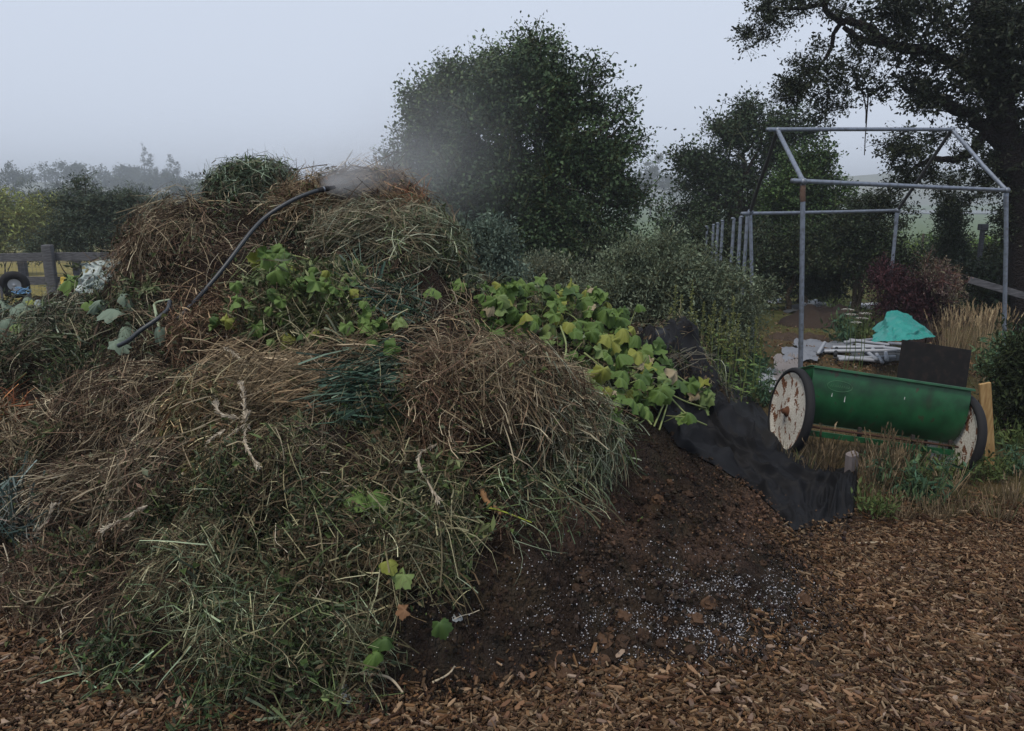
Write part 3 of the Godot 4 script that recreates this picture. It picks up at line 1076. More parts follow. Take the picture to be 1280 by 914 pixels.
func clod(r: float, sub: int) -> MB:      # a lumpy octahedron, split
	var mb := MB.new()
	var tris := []
	var o := [Vector3.RIGHT, Vector3.LEFT, Vector3.UP, Vector3.DOWN, Vector3.BACK, Vector3.FORWARD]
	for f in [[0, 2, 4], [2, 1, 4], [1, 3, 4], [3, 0, 4], [2, 0, 5], [1, 2, 5], [3, 1, 5], [0, 3, 5]]:
		tris.append([o[f[0]], o[f[1]], o[f[2]]])
	for k in sub:
		var nx := []
		for t in tris:
			var a: Vector3 = (t[0] + t[1]).normalized()
			var b: Vector3 = (t[1] + t[2]).normalized()
			var c: Vector3 = (t[2] + t[0]).normalized()
			nx.append_array([[t[0], a, c], [a, t[1], b], [c, b, t[2]], [a, b, c]])
		tris = nx
	var s := R(0, 100)
	for t in tris:
		var e := []
		for p in t:
			e.append(mb.vert(p * r * (1.0 + 0.7 * noise.get_noise_3d(p.x * 1.6 + s, p.y * 1.6, p.z * 1.6) + 0.25 * noise.get_noise_3d(p.x * 6.0 + s, p.y * 6.0, p.z * 6.0))))
		mb.tri(e[0], e[1], e[2])
	return mb
# ---------------------------------------------------------------- distance
func make_far() -> void:
	# hills round the valley
	for q in [[-420.0, 700.0, 520.0, 20.0, 1], [380.0, 720.0, 560.0, 30.0, 2]]:
		var mb := MB.new()
		var nx := 90
		for j in 12:
			for i in nx + 1:
				var t := float(i) / nx
				var x: float = q[0] + (t - 0.5) * 2.0 * q[1]
				var f := float(j) / 11.0
				var z: float = -q[2] - f * 160.0
				var h: float = q[3] * (0.75 + 0.5 * noise2.get_noise_2d(x * 0.006 + q[4] * 77.0, 3.0)) * sin(minf(f * 1.6, 1.0) * PI * 0.5)
				h *= sin(clampf(t * 1.06 - 0.03, 0, 1) * PI) ** 0.3
				var y := G(x, -q[2]) - 1.0 + h + noise.get_noise_2d(x * 0.05, z * 0.05) * 2.5
				var c := Color(0.07, 0.09, 0.05).lerp(Color(0.13, 0.13, 0.07), clampf(0.5 + noise2.get_noise_2d(x * 0.03, z * 0.03) * 2.0, 0, 1))
				mb.vert(Vector3(x, y, z), c)
		for j in 11:
			for i in nx:
				var a := j * (nx + 1) + i
				mb.quad(a, a + nx + 1, a + nx + 2, a + 1)
		mb.smooth()
		var o := obj("hill", mb.mesh(), M.soil)
		tag(o, "long low hill fading into fog behind the trees" if q[4] == 1 else "higher hill fading into fog beyond the pond", "hill", "", "structure")
	# pond in the valley
	var a := at(1040, 259, 10)
	var w := MB.new()
	var lvl := G(0, -330) + 0.35
	var pts := []
	for k in 40:
		var an := TAU * k / 40.0
		var r := 1.0 + 0.15 * noise2.get_noise_2d(cos(an) * 9.0, sin(an) * 9.0)
		pts.append(w.vert(Vector3(175 + cos(an) * 85.0 * r, lvl, -335 + sin(an) * 32.0 * r)))
	var mid := w.vert(Vector3(175, lvl, -335))
	for k in 40:
		w.tri(mid, pts[k], pts[(k + 1) % 40])
	var wm := mat(L(0.05, 0.06, 0.07), 0.12, 0.5)
	var pond := obj("pond", w.mesh(), wm)
	tag(pond, "pale grey pond in the valley beyond the pipe frame", "pond", "", "structure")
	# reed bank and vineyard rows this side of it
	var far_leaf := [leaf_cluster(26, 1.0, 0.5, 0.6, 4, Color(0.4, 0.3, 0.2)), leaf_cluster(26, 1.0, 0.45, 0.6, 4, Color(0.4, 0.3, 0.2))]
	M.far_leaf = vmat(0.8, 0.2, 0.2)
	for k in 6:
		var depth := 30.0 + k * 6.0
		var row := thing("vine_row", "bright green vineyard row beyond the dark hedge", "vine row", Vector3.ZERO, "vineyard rows beyond the hedge")
		var bl := []
		for i in 7:
			var x := 1040.0 + i * 38.0
			bl.append([x, project(Vector3(0, G(10, -depth) + 1.0, -depth)).y, 24.0, 0.75 * F / depth])
		crown("foliage", row, bl, depth, 100, far_leaf, M.far_leaf, [Color(0.10, 0.17, 0.03), Color(0.07, 0.12, 0.025), Color(0.14, 0.20, 0.04)], 0.30, 0.5)
		var posts := MB.new()
		var b0 := at(1154, 300, depth)
		posts.tube([Vector3(b0.x, G(b0.x, -depth) - 0.2, -depth), Vector3(b0.x, G(b0.x, -depth) + 1.7, -depth)], [0.05], 6, [Color(0.1, 0.08, 0.06)])
		obj("post", posts.mesh(), M.bark, row)
		rebase(row, Vector3(b0.x, G(b0.x, -depth), -depth))
	# far trees on the left, in fog
	var far := [
		[15, 222, 26, 16, 260], [55, 218, 34, 18, 330], [85, 216, 22, 12, 330], [115, 220, 26, 16, 350], [150, 218, 24, 17, 360], [135, 226, 40, 12, 300], [168, 222, 16, 15, 370],
		[200, 226, 26, 12, 300], [235, 232, 26, 14, 230], [30, 240, 40, 14, 160], [90, 240, 44, 14, 170], [160, 242, 40, 13, 170], [225, 245, 34, 14, 160], [275, 240, 30, 14, 200],
		[815, 215, 20, 20, 260], [795, 232, 16, 12, 220], [845, 230, 22, 14, 260],
	]
	for q in far:
		var depth: float = q[4]
		var t := thing("distant_tree", "rounded tree fading into fog beyond the field", "tree", Vector3.ZERO, "trees in the fog beyond the field")
		var bl := [[q[0], q[1], q[2], q[3]]]
		for k in 4: bl.append([q[0] + R(-0.6, 0.6) * q[2], q[1] + R(-0.5, 0.4) * q[3], q[2] * R(0.3, 0.55), q[3] * R(0.4, 0.7)])
		crown("crown", t, bl, depth, 100, far_leaf, M.far_leaf, [Color(0.045, 0.06, 0.03), Color(0.06, 0.075, 0.035)], depth / 200.0, 1.0, 0.2)
		var c := at(q[0], q[1], depth)
		trunk_of(t, Vector3(c.x, G(c.x, -depth) - 0.3, -depth), c, 0.004 * depth * 0.3, Color(0.05, 0.04, 0.03))
	for q in [[180, 206, 5, 22], [187, 212, 5, 17], [194, 220, 5, 10], [203, 222, 4, 9], [212, 212, 6, 16], [221, 216, 7, 12], [208, 222, 4, 9]]:
		var t := thing("distant_poplar", "slender pointed poplar fading into fog", "tree", Vector3.ZERO, "poplars in the fog")
		var bl := []
		for k in 6:
			var f := k / 5.0
			bl.append([q[0] + R(-1, 1), q[1] + q[3] * (1.0 - 2.0 * f), q[2] * (1.1 - 0.85 * f), q[3] * 0.35])
		crown("crown", t, bl, 340.0, 70, far_leaf, M.far_leaf, [Color(0.045, 0.06, 0.035)], 1.0, 1.0, 0.1)
		var c := at(q[0], q[1], 340.0)
		trunk_of(t, Vector3(c.x, G(c.x, -340.0) - 0.3, -340.0), c, 0.3, Color(0.05, 0.04, 0.03))

func trunk_of(t: Node3D, foot: Vector3, top: Vector3, r: float, col: Color, limbs: Array = []) -> void:
	var mb := MB.new()
	branch(mb, foot, top, r, r * 0.45, r * 1.2, col, 8, 8)
	for l in limbs:
		var s := foot.lerp(top, R(0.45, 0.95))
		branch(mb, s, l, r * 0.4, r * 0.08, (l - s).length() * 0.12, col, 5, 6)
	mb.smooth()
	obj("trunk", mb.mesh(), M.bark, t)
	rebase(t, foot)

func shrink(b: Array, k: float) -> Array:
	var o := []
	for q in b:
		var e: Array = q.duplicate()
		e[2] *= k
		e[3] *= k
		o.append(e)
	return o

func tree(called: String, label: String, blobs: Array, depth: float, n: int, meshes: Array, m: Material, cols: Array, sc: float, tx: float, r: float, zfat := 0.9, inner := 0.4, hole := 0.0, group := "") -> Node3D:
	var t := thing(called, label, "tree", Vector3.ZERO, group)
	crown("crown", t, shrink(blobs, 0.80), depth, n, meshes, m, cols, sc, zfat, inner, hole)
	var x := at(tx, 300, depth).x
	var foot := Vector3(x, G(x, -depth) - 0.15, -depth)
	var c := Vector3.ZERO
	var limbs := []
	for b in blobs:
		var p := at(b[0], b[1], depth + (b[4] if b.size() > 4 else 0.0))
		limbs.append(p)
		c += p / blobs.size()
	trunk_of(t, foot, c, r, Color(0.06, 0.048, 0.038), limbs)
	return t

func make_trees() -> void:
	M.leaf_dark = vmat(0.55, 0.35, 0.2)
	var lm := [leaf_cluster(46, 0.32, 0.068, 0.66, 6, Color(0.9, 0.6, 0.4)), leaf_cluster(46, 0.38, 0.06, 0.66, 6, Color(0.9, 0.6, 0.4)), leaf_cluster(46, 0.34, 0.074, 0.7, 5, Color(0.9, 0.6, 0.4))]
	tree("maple_tree", "paler green maple rising behind the big round tree", [[546, 140, 46, 60], [591, 115, 44, 56], [638, 92, 39, 42], [526, 185, 36, 52], [504, 212, 23, 25], [558, 98, 20, 27], [660, 76, 23, 27], [690, 68, 18, 22], [521, 130, 18, 32], [616, 82, 18, 27], [566, 200, 52, 75], [484, 200, 13, 15], [500, 235, 33, 22]],
		17.5, 950, lm, M.leaf_dark, [Color(0.085, 0.13, 0.055), Color(0.11, 0.16, 0.07), Color(0.065, 0.10, 0.045)], 1.0, 560, 0.16, 0.8, 0.25)
	tree("round_tree", "big dense dark green round tree behind the heap", [[672, 62, 14, 18], [745, 92, 16, 20], [800, 180, 10, 14], [796, 250, 10, 16], [615, 105, 18, 20], [670, 137, 68, 58], [726, 165, 62, 58], [616, 170, 62, 60], [750, 225, 50, 66], [698, 245, 82, 82], [624, 250, 72, 75], [569, 250, 48, 60], [760, 293, 42, 48], [678, 325, 95, 50], [594, 315, 62, 45], [644, 113, 40, 38], [698, 100, 40, 34], [778, 155, 14, 22], [786, 240, 14, 40], [773, 125, 10, 10], [658, 355, 120, 30]],
		14.5, 2150, lm, M.leaf_dark, [Color(0.045, 0.080, 0.034), Color(0.064, 0.105, 0.044), Color(0.032, 0.058, 0.026)], 0.95, 680, 0.2, 0.9, 0.4, 0.1)
	tree("hedge_tree", "dark broadleaf tree behind the row of metal posts", [[905, 195, 50, 52], [950, 165, 46, 38], [868, 222, 30, 32], [990, 160, 32, 28], [930, 245, 66, 45], [985, 210, 40, 45], [875, 275, 40, 28], [840, 270, 22, 26], [950, 290, 70, 40], [850, 195, 12, 12], [930, 140, 24, 14]],
		21.0, 850, lm, M.leaf_dark, [Color(0.034, 0.058, 0.025), Color(0.046, 0.076, 0.032), Color(0.026, 0.044, 0.02)], 1.15, 940, 0.25, 0.8, 0.3)
	tree("young_tree", "lighter green young tree in front of a dark one", [[1005, 225, 36, 40], [985, 255, 36, 34], [1030, 262, 28, 36], [1020, 195, 18, 22], [1000, 290, 50, 34], [1055, 285, 24, 24], [1050, 240, 12, 18]],
		17.0, 650, lm, M.leaf_dark, [Color(0.055, 0.10, 0.03), Color(0.07, 0.125, 0.038), Color(0.04, 0.075, 0.025)], 0.8, 1010, 0.09, 0.8, 0.3)
	var hedge_labels := ["dark hedge shrub behind the row of steel posts", "dark hedge shrub behind the frame's rusty sleeved post", "dark hedge shrub behind the frame's leaning rear post", "dark hedge shrub rising behind the purple shrub", "dark hedge shrub behind the wispy pale grass", "dark hedge shrub at the foot of the oak", "dark shrub at the foot of the big round tree", "dark hedge shrub behind the weathered grey plank", "low dark shrub behind the brown sedge", "low dark shrub behind the white umbel flowers", "low dark shrub under the lighter young tree", "dark shrub between the round tree and the steel posts"]
	var hn := 0
	for q in [[[900, 305, 60, 28], 14.5, 880], [[1000, 310, 66, 34], 15.5, 990], [[1080, 305, 50, 40], 15.0, 1080], [[1140, 325, 60, 28], 15.0, 1140], [[1225, 325, 55, 28], 14.5, 1230], [[1290, 310, 50, 60], 14.0, 1290], [[775, 320, 60, 22], 13.5, 780], [[1250, 350, 60, 30], 12.5, 1250], [[950, 335, 60, 22], 16.0, 950], [[1050, 335, 60, 24], 16.0, 1050], [[1010, 330, 50, 20], 17.5, 1000], [[860, 320, 50, 26], 15.5, 860]]:
		var b: Array = q[0]
		hn += 1
		tree("hedge_shrub", hedge_labels[hn - 1], [b, [b[0] - b[2] * 0.5, b[1] - b[3] * 0.4, b[2] * 0.5, b[3] * 0.6], [b[0] + b[2] * 0.5, b[1] - b[3] * 0.3, b[2] * 0.5, b[3] * 0.6], [b[0], b[1] + 22, b[2] * 1.1, 26], [b[0], b[1] + 8, b[2] * 1.2, 22]], q[1], 170, lm, M.leaf_dark, [Color(0.022, 0.036, 0.016), Color(0.03, 0.05, 0.02), Color(0.04, 0.055, 0.024)], 0.75, q[2], 0.06, 0.7, 0.2, 0.0, "dark hedge shrubs")
	tree("column_shrub", "dark narrow upright shrub in the hedge gap", [[1188, 300, 18, 30], [1186, 270, 14, 22], [1190, 255, 9, 14], [1186, 330, 24, 24]], 13.5, 330, lm, M.leaf_dark, [Color(0.022, 0.036, 0.018), Color(0.03, 0.046, 0.022)], 0.5, 1188, 0.06, 0.9, 0.2)
	tree("round_shrub", "small dark shrub in the hedge beside the young tree", [[1078, 262, 18, 22], [1065, 285, 22, 24]], 15.0, 200, lm, M.leaf_dark, [Color(0.026, 0.042, 0.02), Color(0.034, 0.054, 0.024)], 0.5, 1075, 0.05, 0.9, 0.2)
	make_oak()

func make_oak() -> void:
	var depth := 11.5
	var lm := [leaf_cluster(30, 0.26, 0.072, 0.55, 5, Color(1.1, 0.8, 0.6)), leaf_cluster(30, 0.24, 0.07, 0.6, 4, Color(1.1, 0.8, 0.6)), leaf_cluster(26, 0.28, 0.075, 0.55, 4, Color(1.1, 0.8, 0.6))]
	var t := thing("oak_tree", "large dark overhanging oak with gnarled limbs beside the pipe frame", "tree")
	var dense := [[1210, 30, 70, 50], [1270, 60, 70, 70], [1190, 90, 55, 45], [1250, 130, 60, 50], [1150, 40, 50, 45], [1130, 90, 40, 30], [1290, 180, 50, 60], [1100, 15, 45, 25], [1240, 0, 80, 50], [1320, 100, 60, 90], [1170, 125, 30, 20]]
	var loose := [[955, 22, 30, 26], [940, 45, 14, 16], [985, 15, 30, 22], [1000, 85, 32, 26], [985, 110, 20, 18], [1030, 70, 24, 24], [1030, 125, 34, 16], [1060, 95, 28, 22], [1075, 70, 26, 30], [1020, 150, 16, 10], [1085, 115, 20, 12],
		[1120, 175, 26, 18], [1145, 195, 34, 24], [1120, 225, 24, 24], [1110, 255, 20, 22], [1090, 250, 12, 14], [1160, 225, 24, 18], [1200, 175, 34, 30], [1205, 215, 24, 26], [1220, 245, 18, 16], [1250, 220, 28, 40], [1265, 275, 18, 22], [1180, 245, 12, 12], [1140, 270, 16, 18], [1105, 190, 14, 10], [1040, 10, 22, 18]]
	crown("crown", t, dense, depth, 1250, lm, M.leaf_dark, [Color(0.016, 0.022, 0.012), Color(0.022, 0.03, 0.015)], 0.9, 0.8, 0.25, 0.5)
	crown("crown", t, loose, depth, 1050, lm, M.leaf_dark, [Color(0.02, 0.028, 0.014), Color(0.028, 0.038, 0.018)], 0.62, 0.8, 0.1, 0.55)
	var mb := MB.new()
	var col := Color(0.022, 0.019, 0.017)
	var limb := func(pts: Array, r0: float, r1: float) -> void:
		var p := []
		var rr := []
		for i in pts.size() - 1:
			for k in 4:
				var f := k / 4.0
				var a := at(pts[i][0], pts[i][1], depth + (pts[i][2] if pts[i].size() > 2 else 0.0))
				var b := at(pts[i + 1][0], pts[i + 1][1], depth + (pts[i + 1][2] if pts[i + 1].size() > 2 else 0.0))
				var q := a.lerp(b, f)
				q += Vector3(noise.get_noise_3d(q.x * 4, q.y * 4, 0), noise.get_noise_3d(q.x * 4, q.y * 4, 9), 0) * r0 * 0.8
				p.append(q)
				rr.append(lerpf(r0, r1, (i + f) / (pts.size() - 1)) * R(0.9, 1.1))
		mb.tube(p, rr, 8, [col])
	var fx := at(1292, 400, depth).x
	var foot := Vector3(fx, G(fx, -depth) - 0.2, -depth)
	var fp := project(foot)
	limb.call([[fp.x, fp.y], [1285, 330], [1276, 250], [1262, 180], [1252, 110], [1235, 40], [1225, -40]], 0.28, 0.13)
	limb.call([[1262, 190], [1235, 160], [1205, 140], [1180, 128], [1150, 118, 0.3], [1122, 100, 0.4]], 0.11, 0.035)
	limb.call([[1252, 120], [1200, 85], [1160, 62], [1120, 55], [1100, 52], [1092, 38], [1072, 33], [1055, 28], [1038, 18], [1030, 0], [1032, -30]], 0.085, 0.032)
	limb.call([[1050, 28], [1042, 40], [1040, 58], [1028, 78], [1015, 100], [1000, 112]], 0.035, 0.01)
	limb.call([[1092, 52], [1070, 46], [1048, 30]], 0.05, 0.03)
	limb.call([[1235, 165], [1215, 190], [1190, 200], [1165, 200], [1140, 215], [1118, 240]], 0.07, 0.015)
	limb.call([[1262, 190], [1270, 230], [1258, 260], [1262, 290]], 0.07, 0.02)
	limb.call([[1032, 5], [1000, 12], [970, 10], [945, 30]], 0.03, 0.008)
	for q in [[1085, 118, 1080, 205], [1078, 112, 1082, 160], [1062, 110, 1052, 140], [1000, 90, 1002, 130], [1005, 88, 1008, 120], [1035, 110, 1030, 160], [1060, 40, 1068, 58], [1075, 40, 1082, 56], [1110, 110, 1095, 128], [1150, 130, 1120, 136], [1072, 100, 1070, 118]]:
		limb.call([[q[0], q[1]], [lerpf(q[0], q[2], 0.5) + R(-3, 3), lerpf(q[1], q[3], 0.5)], [q[2], q[3]]], 0.011, 0.005)
	mb.smooth()
	obj("trunk", mb.mesh(), M.bark, t)
	rebase(t, foot)

# ---------------------------------------------------------------- shrubs
func bush(called: String, label: String, cat: String, blobs: Array, depth: float, n: int, meshes: Array, cols: Array, sc: float, fx: float, group := "", inner := 0.5) -> Node3D:
	var t := thing(called, label, cat, Vector3.ZERO, group)
	crown("foliage", t, blobs, depth, n, meshes, M.leaf_bush, cols, sc, 0.9, inner)
	var x := at(fx, 350, depth).x
	var foot := Vector3(x, G(x, -depth) - 0.05, -depth)
	var mb := MB.new()
	for b in blobs:
		branch(mb, foot + Vector3(R(-0.1, 0.1), 0, R(-0.1, 0.1)), at(b[0], b[1], depth), 0.02, 0.006, 0.08, Color(0.06, 0.045, 0.035), 5, 5)
	mb.smooth()
	obj("stem", mb.mesh(), M.bark, t)
	rebase(t, foot)
	return t

func make_bushes() -> void:
	M.leaf_bush = vmat(0.75, 0.25, 0.15)
	var sm := [leaf_cluster(44, 0.15, 0.036, 0.42, 7, Color(0.7, 0.6, 0.5), -0.6), leaf_cluster(44, 0.15, 0.034, 0.42, 7, Color(0.7, 0.6, 0.5), -0.6), leaf_cluster(40, 0.16, 0.038, 0.4, 6, Color(0.7, 0.6, 0.5), -0.6)]
	var sage := [Color(0.14, 0.175, 0.115), Color(0.175, 0.21, 0.145), Color(0.105, 0.135, 0.085)]
	bush("grey_bush", "wide rounded grey green bush between the vines and amaranth", "bush", [[800, 335, 55, 38], [850, 350, 70, 48], [900, 375, 58, 50], [760, 360, 45, 40], [820, 390, 90, 40], [930, 400, 36, 36], [870, 410, 70, 40], [840, 315, 30, 20], [790, 312, 22, 14], [745, 385, 36, 30], [720, 395, 30, 26]], 7.6, 1250, sm, sage, 0.95, 840)
	bush("grey_bush", "upright blue green bush rising beside the heap's shoulder", "bush", [[605, 305, 30, 30], [600, 335, 36, 36], [625, 345, 28, 36], [585, 300, 14, 24]], 7.2, 420, sm, [Color(0.115, 0.16, 0.125), Color(0.145, 0.19, 0.15), Color(0.09, 0.125, 0.10)], 0.9, 608)
	bush("grey_bush", "low sparse grey bush under the big round tree", "bush", [[680, 345, 36, 26], [710, 350, 30, 28], [655, 350, 26, 26], [700, 375, 50, 22], [660, 380, 40, 20], [735, 370, 26, 22]], 8.2, 520, sm, [Color(0.145, 0.165, 0.115), Color(0.11, 0.135, 0.09), Color(0.17, 0.19, 0.13)], 0.95, 690)
	bush("dark_shrub", "very dark leafy shrub beside the wooden stake", "bush", [[1285, 450, 32, 40], [1290, 520, 34, 50], [1275, 490, 20, 40], [1295, 590, 36, 46], [1268, 560, 14, 30]], 5.3, 330, sm, [Color(0.022, 0.03, 0.014), Color(0.03, 0.042, 0.018)], 1.0, 1290)
	# left: willow and shrub behind the fence
	var tm_ := [leaf_cluster(36, 0.5, 0.14, 0.3, 7, Color(0.7, 0.55, 0.4)), leaf_cluster(36, 0.5, 0.13, 0.35, 7, Color(0.7, 0.55, 0.4))]
	bush("willow_shrub", "feathery yellow green willow shrub behind the wooden fence", "bush", [[15, 275, 48, 34], [40, 265, 22, 22], [-10, 265, 30, 30], [10, 300, 50, 20]], 34.0, 340, tm_, [Color(0.21, 0.25, 0.075), Color(0.27, 0.30, 0.10), Color(0.16, 0.19, 0.06)], 1.2, 10)
	bush("garden_shrub", "loose dark green shrub growing over the wooden fence", "bush", [[112, 270, 34, 26], [88, 258, 22, 10], [140, 262, 26, 16], [100, 240, 8, 14], [130, 295, 40, 26], [165, 250, 20, 12], [85, 300, 30, 22], [105, 222, 4, 6], [160, 290, 30, 30], [60, 312, 26, 12], [190, 280, 26, 30]], 19.0, 620, tm_, [Color(0.075, 0.10, 0.07), Color(0.10, 0.13, 0.09), Color(0.06, 0.08, 0.055)], 0.62, 115, "", 0.1)  # leaf greens lightened: haze of the drifting spray is put into the colour
	bush("garden_shrub", "hazy grey green shrubs between the fence and the fogged trees", "bush", [[230, 262, 50, 24], [70, 260, 50, 18], [200, 270, 60, 26], [270, 262, 40, 24], [120, 255, 60, 14]], 60.0, 300, tm_, [Color(0.07, 0.09, 0.06), Color(0.09, 0.11, 0.075)], 2.4, 200)

# ---------------------------------------------------------------- wooden fence on the left
func board(mb: MB, a: Vector3, b: Vector3, h: float, th: float, up := Vector3.UP) -> void:
	var x := (b - a).normalized()
	var z := x.cross(up).normalized()
	var y := z.cross(x)
	mb.box(Transform3D(Basis(x, y, z), (a + b) * 0.5), Vector3((b - a).length(), h, th), Color.WHITE, minf(h, th) * 0.12)

func make_left_fence() -> void:
	var f := thing("wooden_fence", "weathered grey post and rail fence with wire mesh", "fence")
	var depth := 16.5
	var pxs := [-40, 28, 62, 96, 150, 210]
	for i in pxs.size():
		var big: bool = pxs[i] == 62
		var p := at(pxs[i], 330, depth + (0.0 if big else 0.35))
		var top := at(pxs[i], 306 if big else 318, depth).y
		var g := G(p.x, p.z)
		var mb := MB.new()
		var w := 0.19 if big else 0.15
		mb.box(Transform3D(Basis.from_euler(Vector3(0, 0.2, R(-0.015, 0.015))), Vector3(p.x, (g - 0.3 + top) * 0.5, p.z)), Vector3(w, top - g + 0.3, w), Color.WHITE, 0.015)
		obj("post", mb.mesh(), M.grey_wood, f)
	for y in [321, 350]:
		var last := -60.0
		for x in [62.0, 190.0, 260.0]:
			var a := at(last, y + 1 - (0 if y > 330 else last * 0.02), depth + 0.12)
			var b := at(x, y + (1.0 if y > 330 else 0.0), depth + 0.12)
			var mb := MB.new()
			board(mb, a, b - Vector3(0.012, 0, 0), 0.17, 0.05)
			obj("rail", mb.mesh(), M.grey_wood, f)
			last = x
	var wm := MB.new()
	var a0 := at(-60, 322, depth + 0.25)
	var a1 := at(230, 322, depth + 0.25)
	for k in 60:
		var p := a0.lerp(a1, k / 59.0)
		strand(wm, Vector3(p.x, p.y + 0.02, p.z), Vector3.DOWN, 0.95, 0.0022, 0.0, Color(0.2, 0.2, 0.21), 1)
	for k in 9:
		var h := Vector3(0, -0.1 * k, 0)
		wm.tube([a0 + h, a1 + h], [0.0022], 3, [Color(0.2, 0.2, 0.21)], false)
	obj("wire_mesh", wm.mesh(), M.strand, f)
	var fx := at(62, 330, depth)
	rebase(f, Vector3(fx.x, G(fx.x, fx.z), fx.z))
	# the wheel leaning by the fence
	var c := at(18, 356, 11.0)
	var t := thing("barrow_wheel", "black rubber barrow wheel with pale rim by the fence", "wheel")
	var tyre := ring(0.135, 0.055, 36, 12)
	obj("tyre", tyre.mesh(), M.rubber, t)
	var rim := MB.new()
	lathe(rim, [[0.0, 0.03], [0.02, 0.03], [0.022, 0.018], [0.085, 0.01], [0.095, 0.03], [0.098, 0.0], [0.095, -0.03], [0.0, -0.03]], 28)
	rim.smooth()
	obj("rim", rim.mesh(), mat(L(0.42, 0.44, 0.46), 0.5, 0.4), t)
	t.transform = Transform3D(Basis.from_euler(Vector3(0.1, 0.35, 0.0)), c)
	var sp := MB.new()
	var leg := at(0, 350, 10.9)
	sp.tube([leg + Vector3(-0.15, 0.12, 0), leg + Vector3(0.03, -0.12, 0.05), leg + Vector3(0.05, -0.75, 0.1)], [0.018], 8, [Color.WHITE])
	sp.smooth()
	obj("fork_arm", sp.mesh(), M.grey_wood, t).transform = t.transform.affine_inverse()
	var tw := thing("blue_twine", "short tangle of bright blue twine beside the barrow wheel", "twine")
	var tb := MB.new()
	for k in 7:
		var p := at(26 + R(-6, 6), 362 + R(-4, 4), 10.2)
		var pts := []
		for j in 6: pts.append(p + Vector3(0.035 * (j - 2.5), 0.01 * sin(j * 1.7 + k) + R(-0.012, 0.012), R(-0.02, 0.02)))
		tb.tube(pts, [0.0045], 5, [Color.WHITE])
	tb.smooth()
	obj("strand", tb.mesh(), mat(L(0.16, 0.33, 0.55), 0.6, 0.3), tw)

func lathe(mb: MB, prof: Array, sides: int) -> void:      # profile [radius, z] round the z axis
	var base := mb.v.size()
	for j in sides:
		var a := TAU * j / sides
		for p in prof:
			mb.vert(Vector3(cos(a) * p[0], sin(a) * p[0], p[1]))
			mb.u.append(Vector2(0.5 + cos(a) * p[0], 0.5 - sin(a) * p[0]))
	var m := prof.size()
	for j in sides:
		for i in m - 1:
			var a := base + j * m + i
			var b := base + ((j + 1) % sides) * m + i
			mb.quad(a, b, b + 1, a + 1)

func ring(R0: float, r: float, n: int, m: int, flat := 1.0) -> MB:
	var mb := MB.new()
	for i in n:
		var a := TAU * i / n
		for j in m:
			var b := TAU * j / m
			var q := R0 + cos(b) * r
			mb.vert(Vector3(cos(a) * q, sin(a) * q, sin(b) * r * flat))
	for i in n:
		for j in m:
			var a := i * m + j
			var b := i * m + (j + 1) % m
			var c := ((i + 1) % n) * m + j
			var d := ((i + 1) % n) * m + (j + 1) % m
			mb.quad(a, c, d, b)
	mb.smooth()
	return mb
# ---------------------------------------------------------------- things lying on the heap
func over(px: float, py: float, lift := 0.02) -> Vector3:
	var p := hit(px, py)
	return p + top_n(p.x, p.z) * lift

func big_leaf(size: float, lobes: int, cup: float, wav: float, narrow := 1.0) -> ArrayMesh:
	# stalk end at the origin, blade along +x, y up; pale veins
	var mb := MB.new()
	var n := 30
	var c := mb.vert(Vector3.ZERO, Color(1.25, 1.25, 1.1))
	var ph := R(0, TAU)
	var rings := []
	for k in 3:
		var row := []
		var f: float = [0.38, 0.72, 1.0][k]
		for i in n:
			var a := TAU * i / n
			var lob := 0.5 + 0.5 * cos(a * lobes)
			var r := size * (0.74 + 0.20 * lob + 0.06 * cos(a * lobes * 3.0)) * (1.0 - 0.55 * pow(maxf(0.0, -cos(a)), 8.0))
			r *= R(0.94, 1.06)
			var x := cos(a) * r * f
			var z := sin(a) * r * f * narrow
			var y := -cup * f * f * size + wav * size * f * sin(a * 4.0 + ph) + R(-0.03, 0.03) * size * f + 0.12 * size * f * absf(sin(a))
			var col := Color(1.18, 1.2, 1.05) if lob > 0.93 and k < 2 else Color(0.95, 0.95, 0.95)
			row.append(mb.vert(Vector3(x + size * 0.25 * f, y, z), col))
		rings.append(row)
	for i in n:
		var j := (i + 1) % n
		mb.tri(c, rings[0][i], rings[0][j])
		for k in 2:
			mb.quad(rings[k][i], rings[k + 1][i], rings[k + 1][j], rings[k][j])
	mb.smooth()
	return mb.mesh()

func leaf_mat(r: float, g: float, b: float) -> StandardMaterial3D:
	var m := vmat(0.62, 0.35, 0.3)
	m.albedo_color = L(r, g, b)
	return m

func leaf_xf(p: Vector3, nr: Vector3, s: float, spread := 0.8) -> Transform3D:
	var to := (Vector3(0, EYE, 0) - p).normalized()
	var n := (nr * 0.7 + Vector3.UP * 0.5 + to * 0.45 + rdir() * spread).normalized()
	return Transform3D(surface_basis(n, Vector3(R(-1, 1), -0.7, R(-0.3, 0.8))).scaled(Vector3.ONE * s), p)

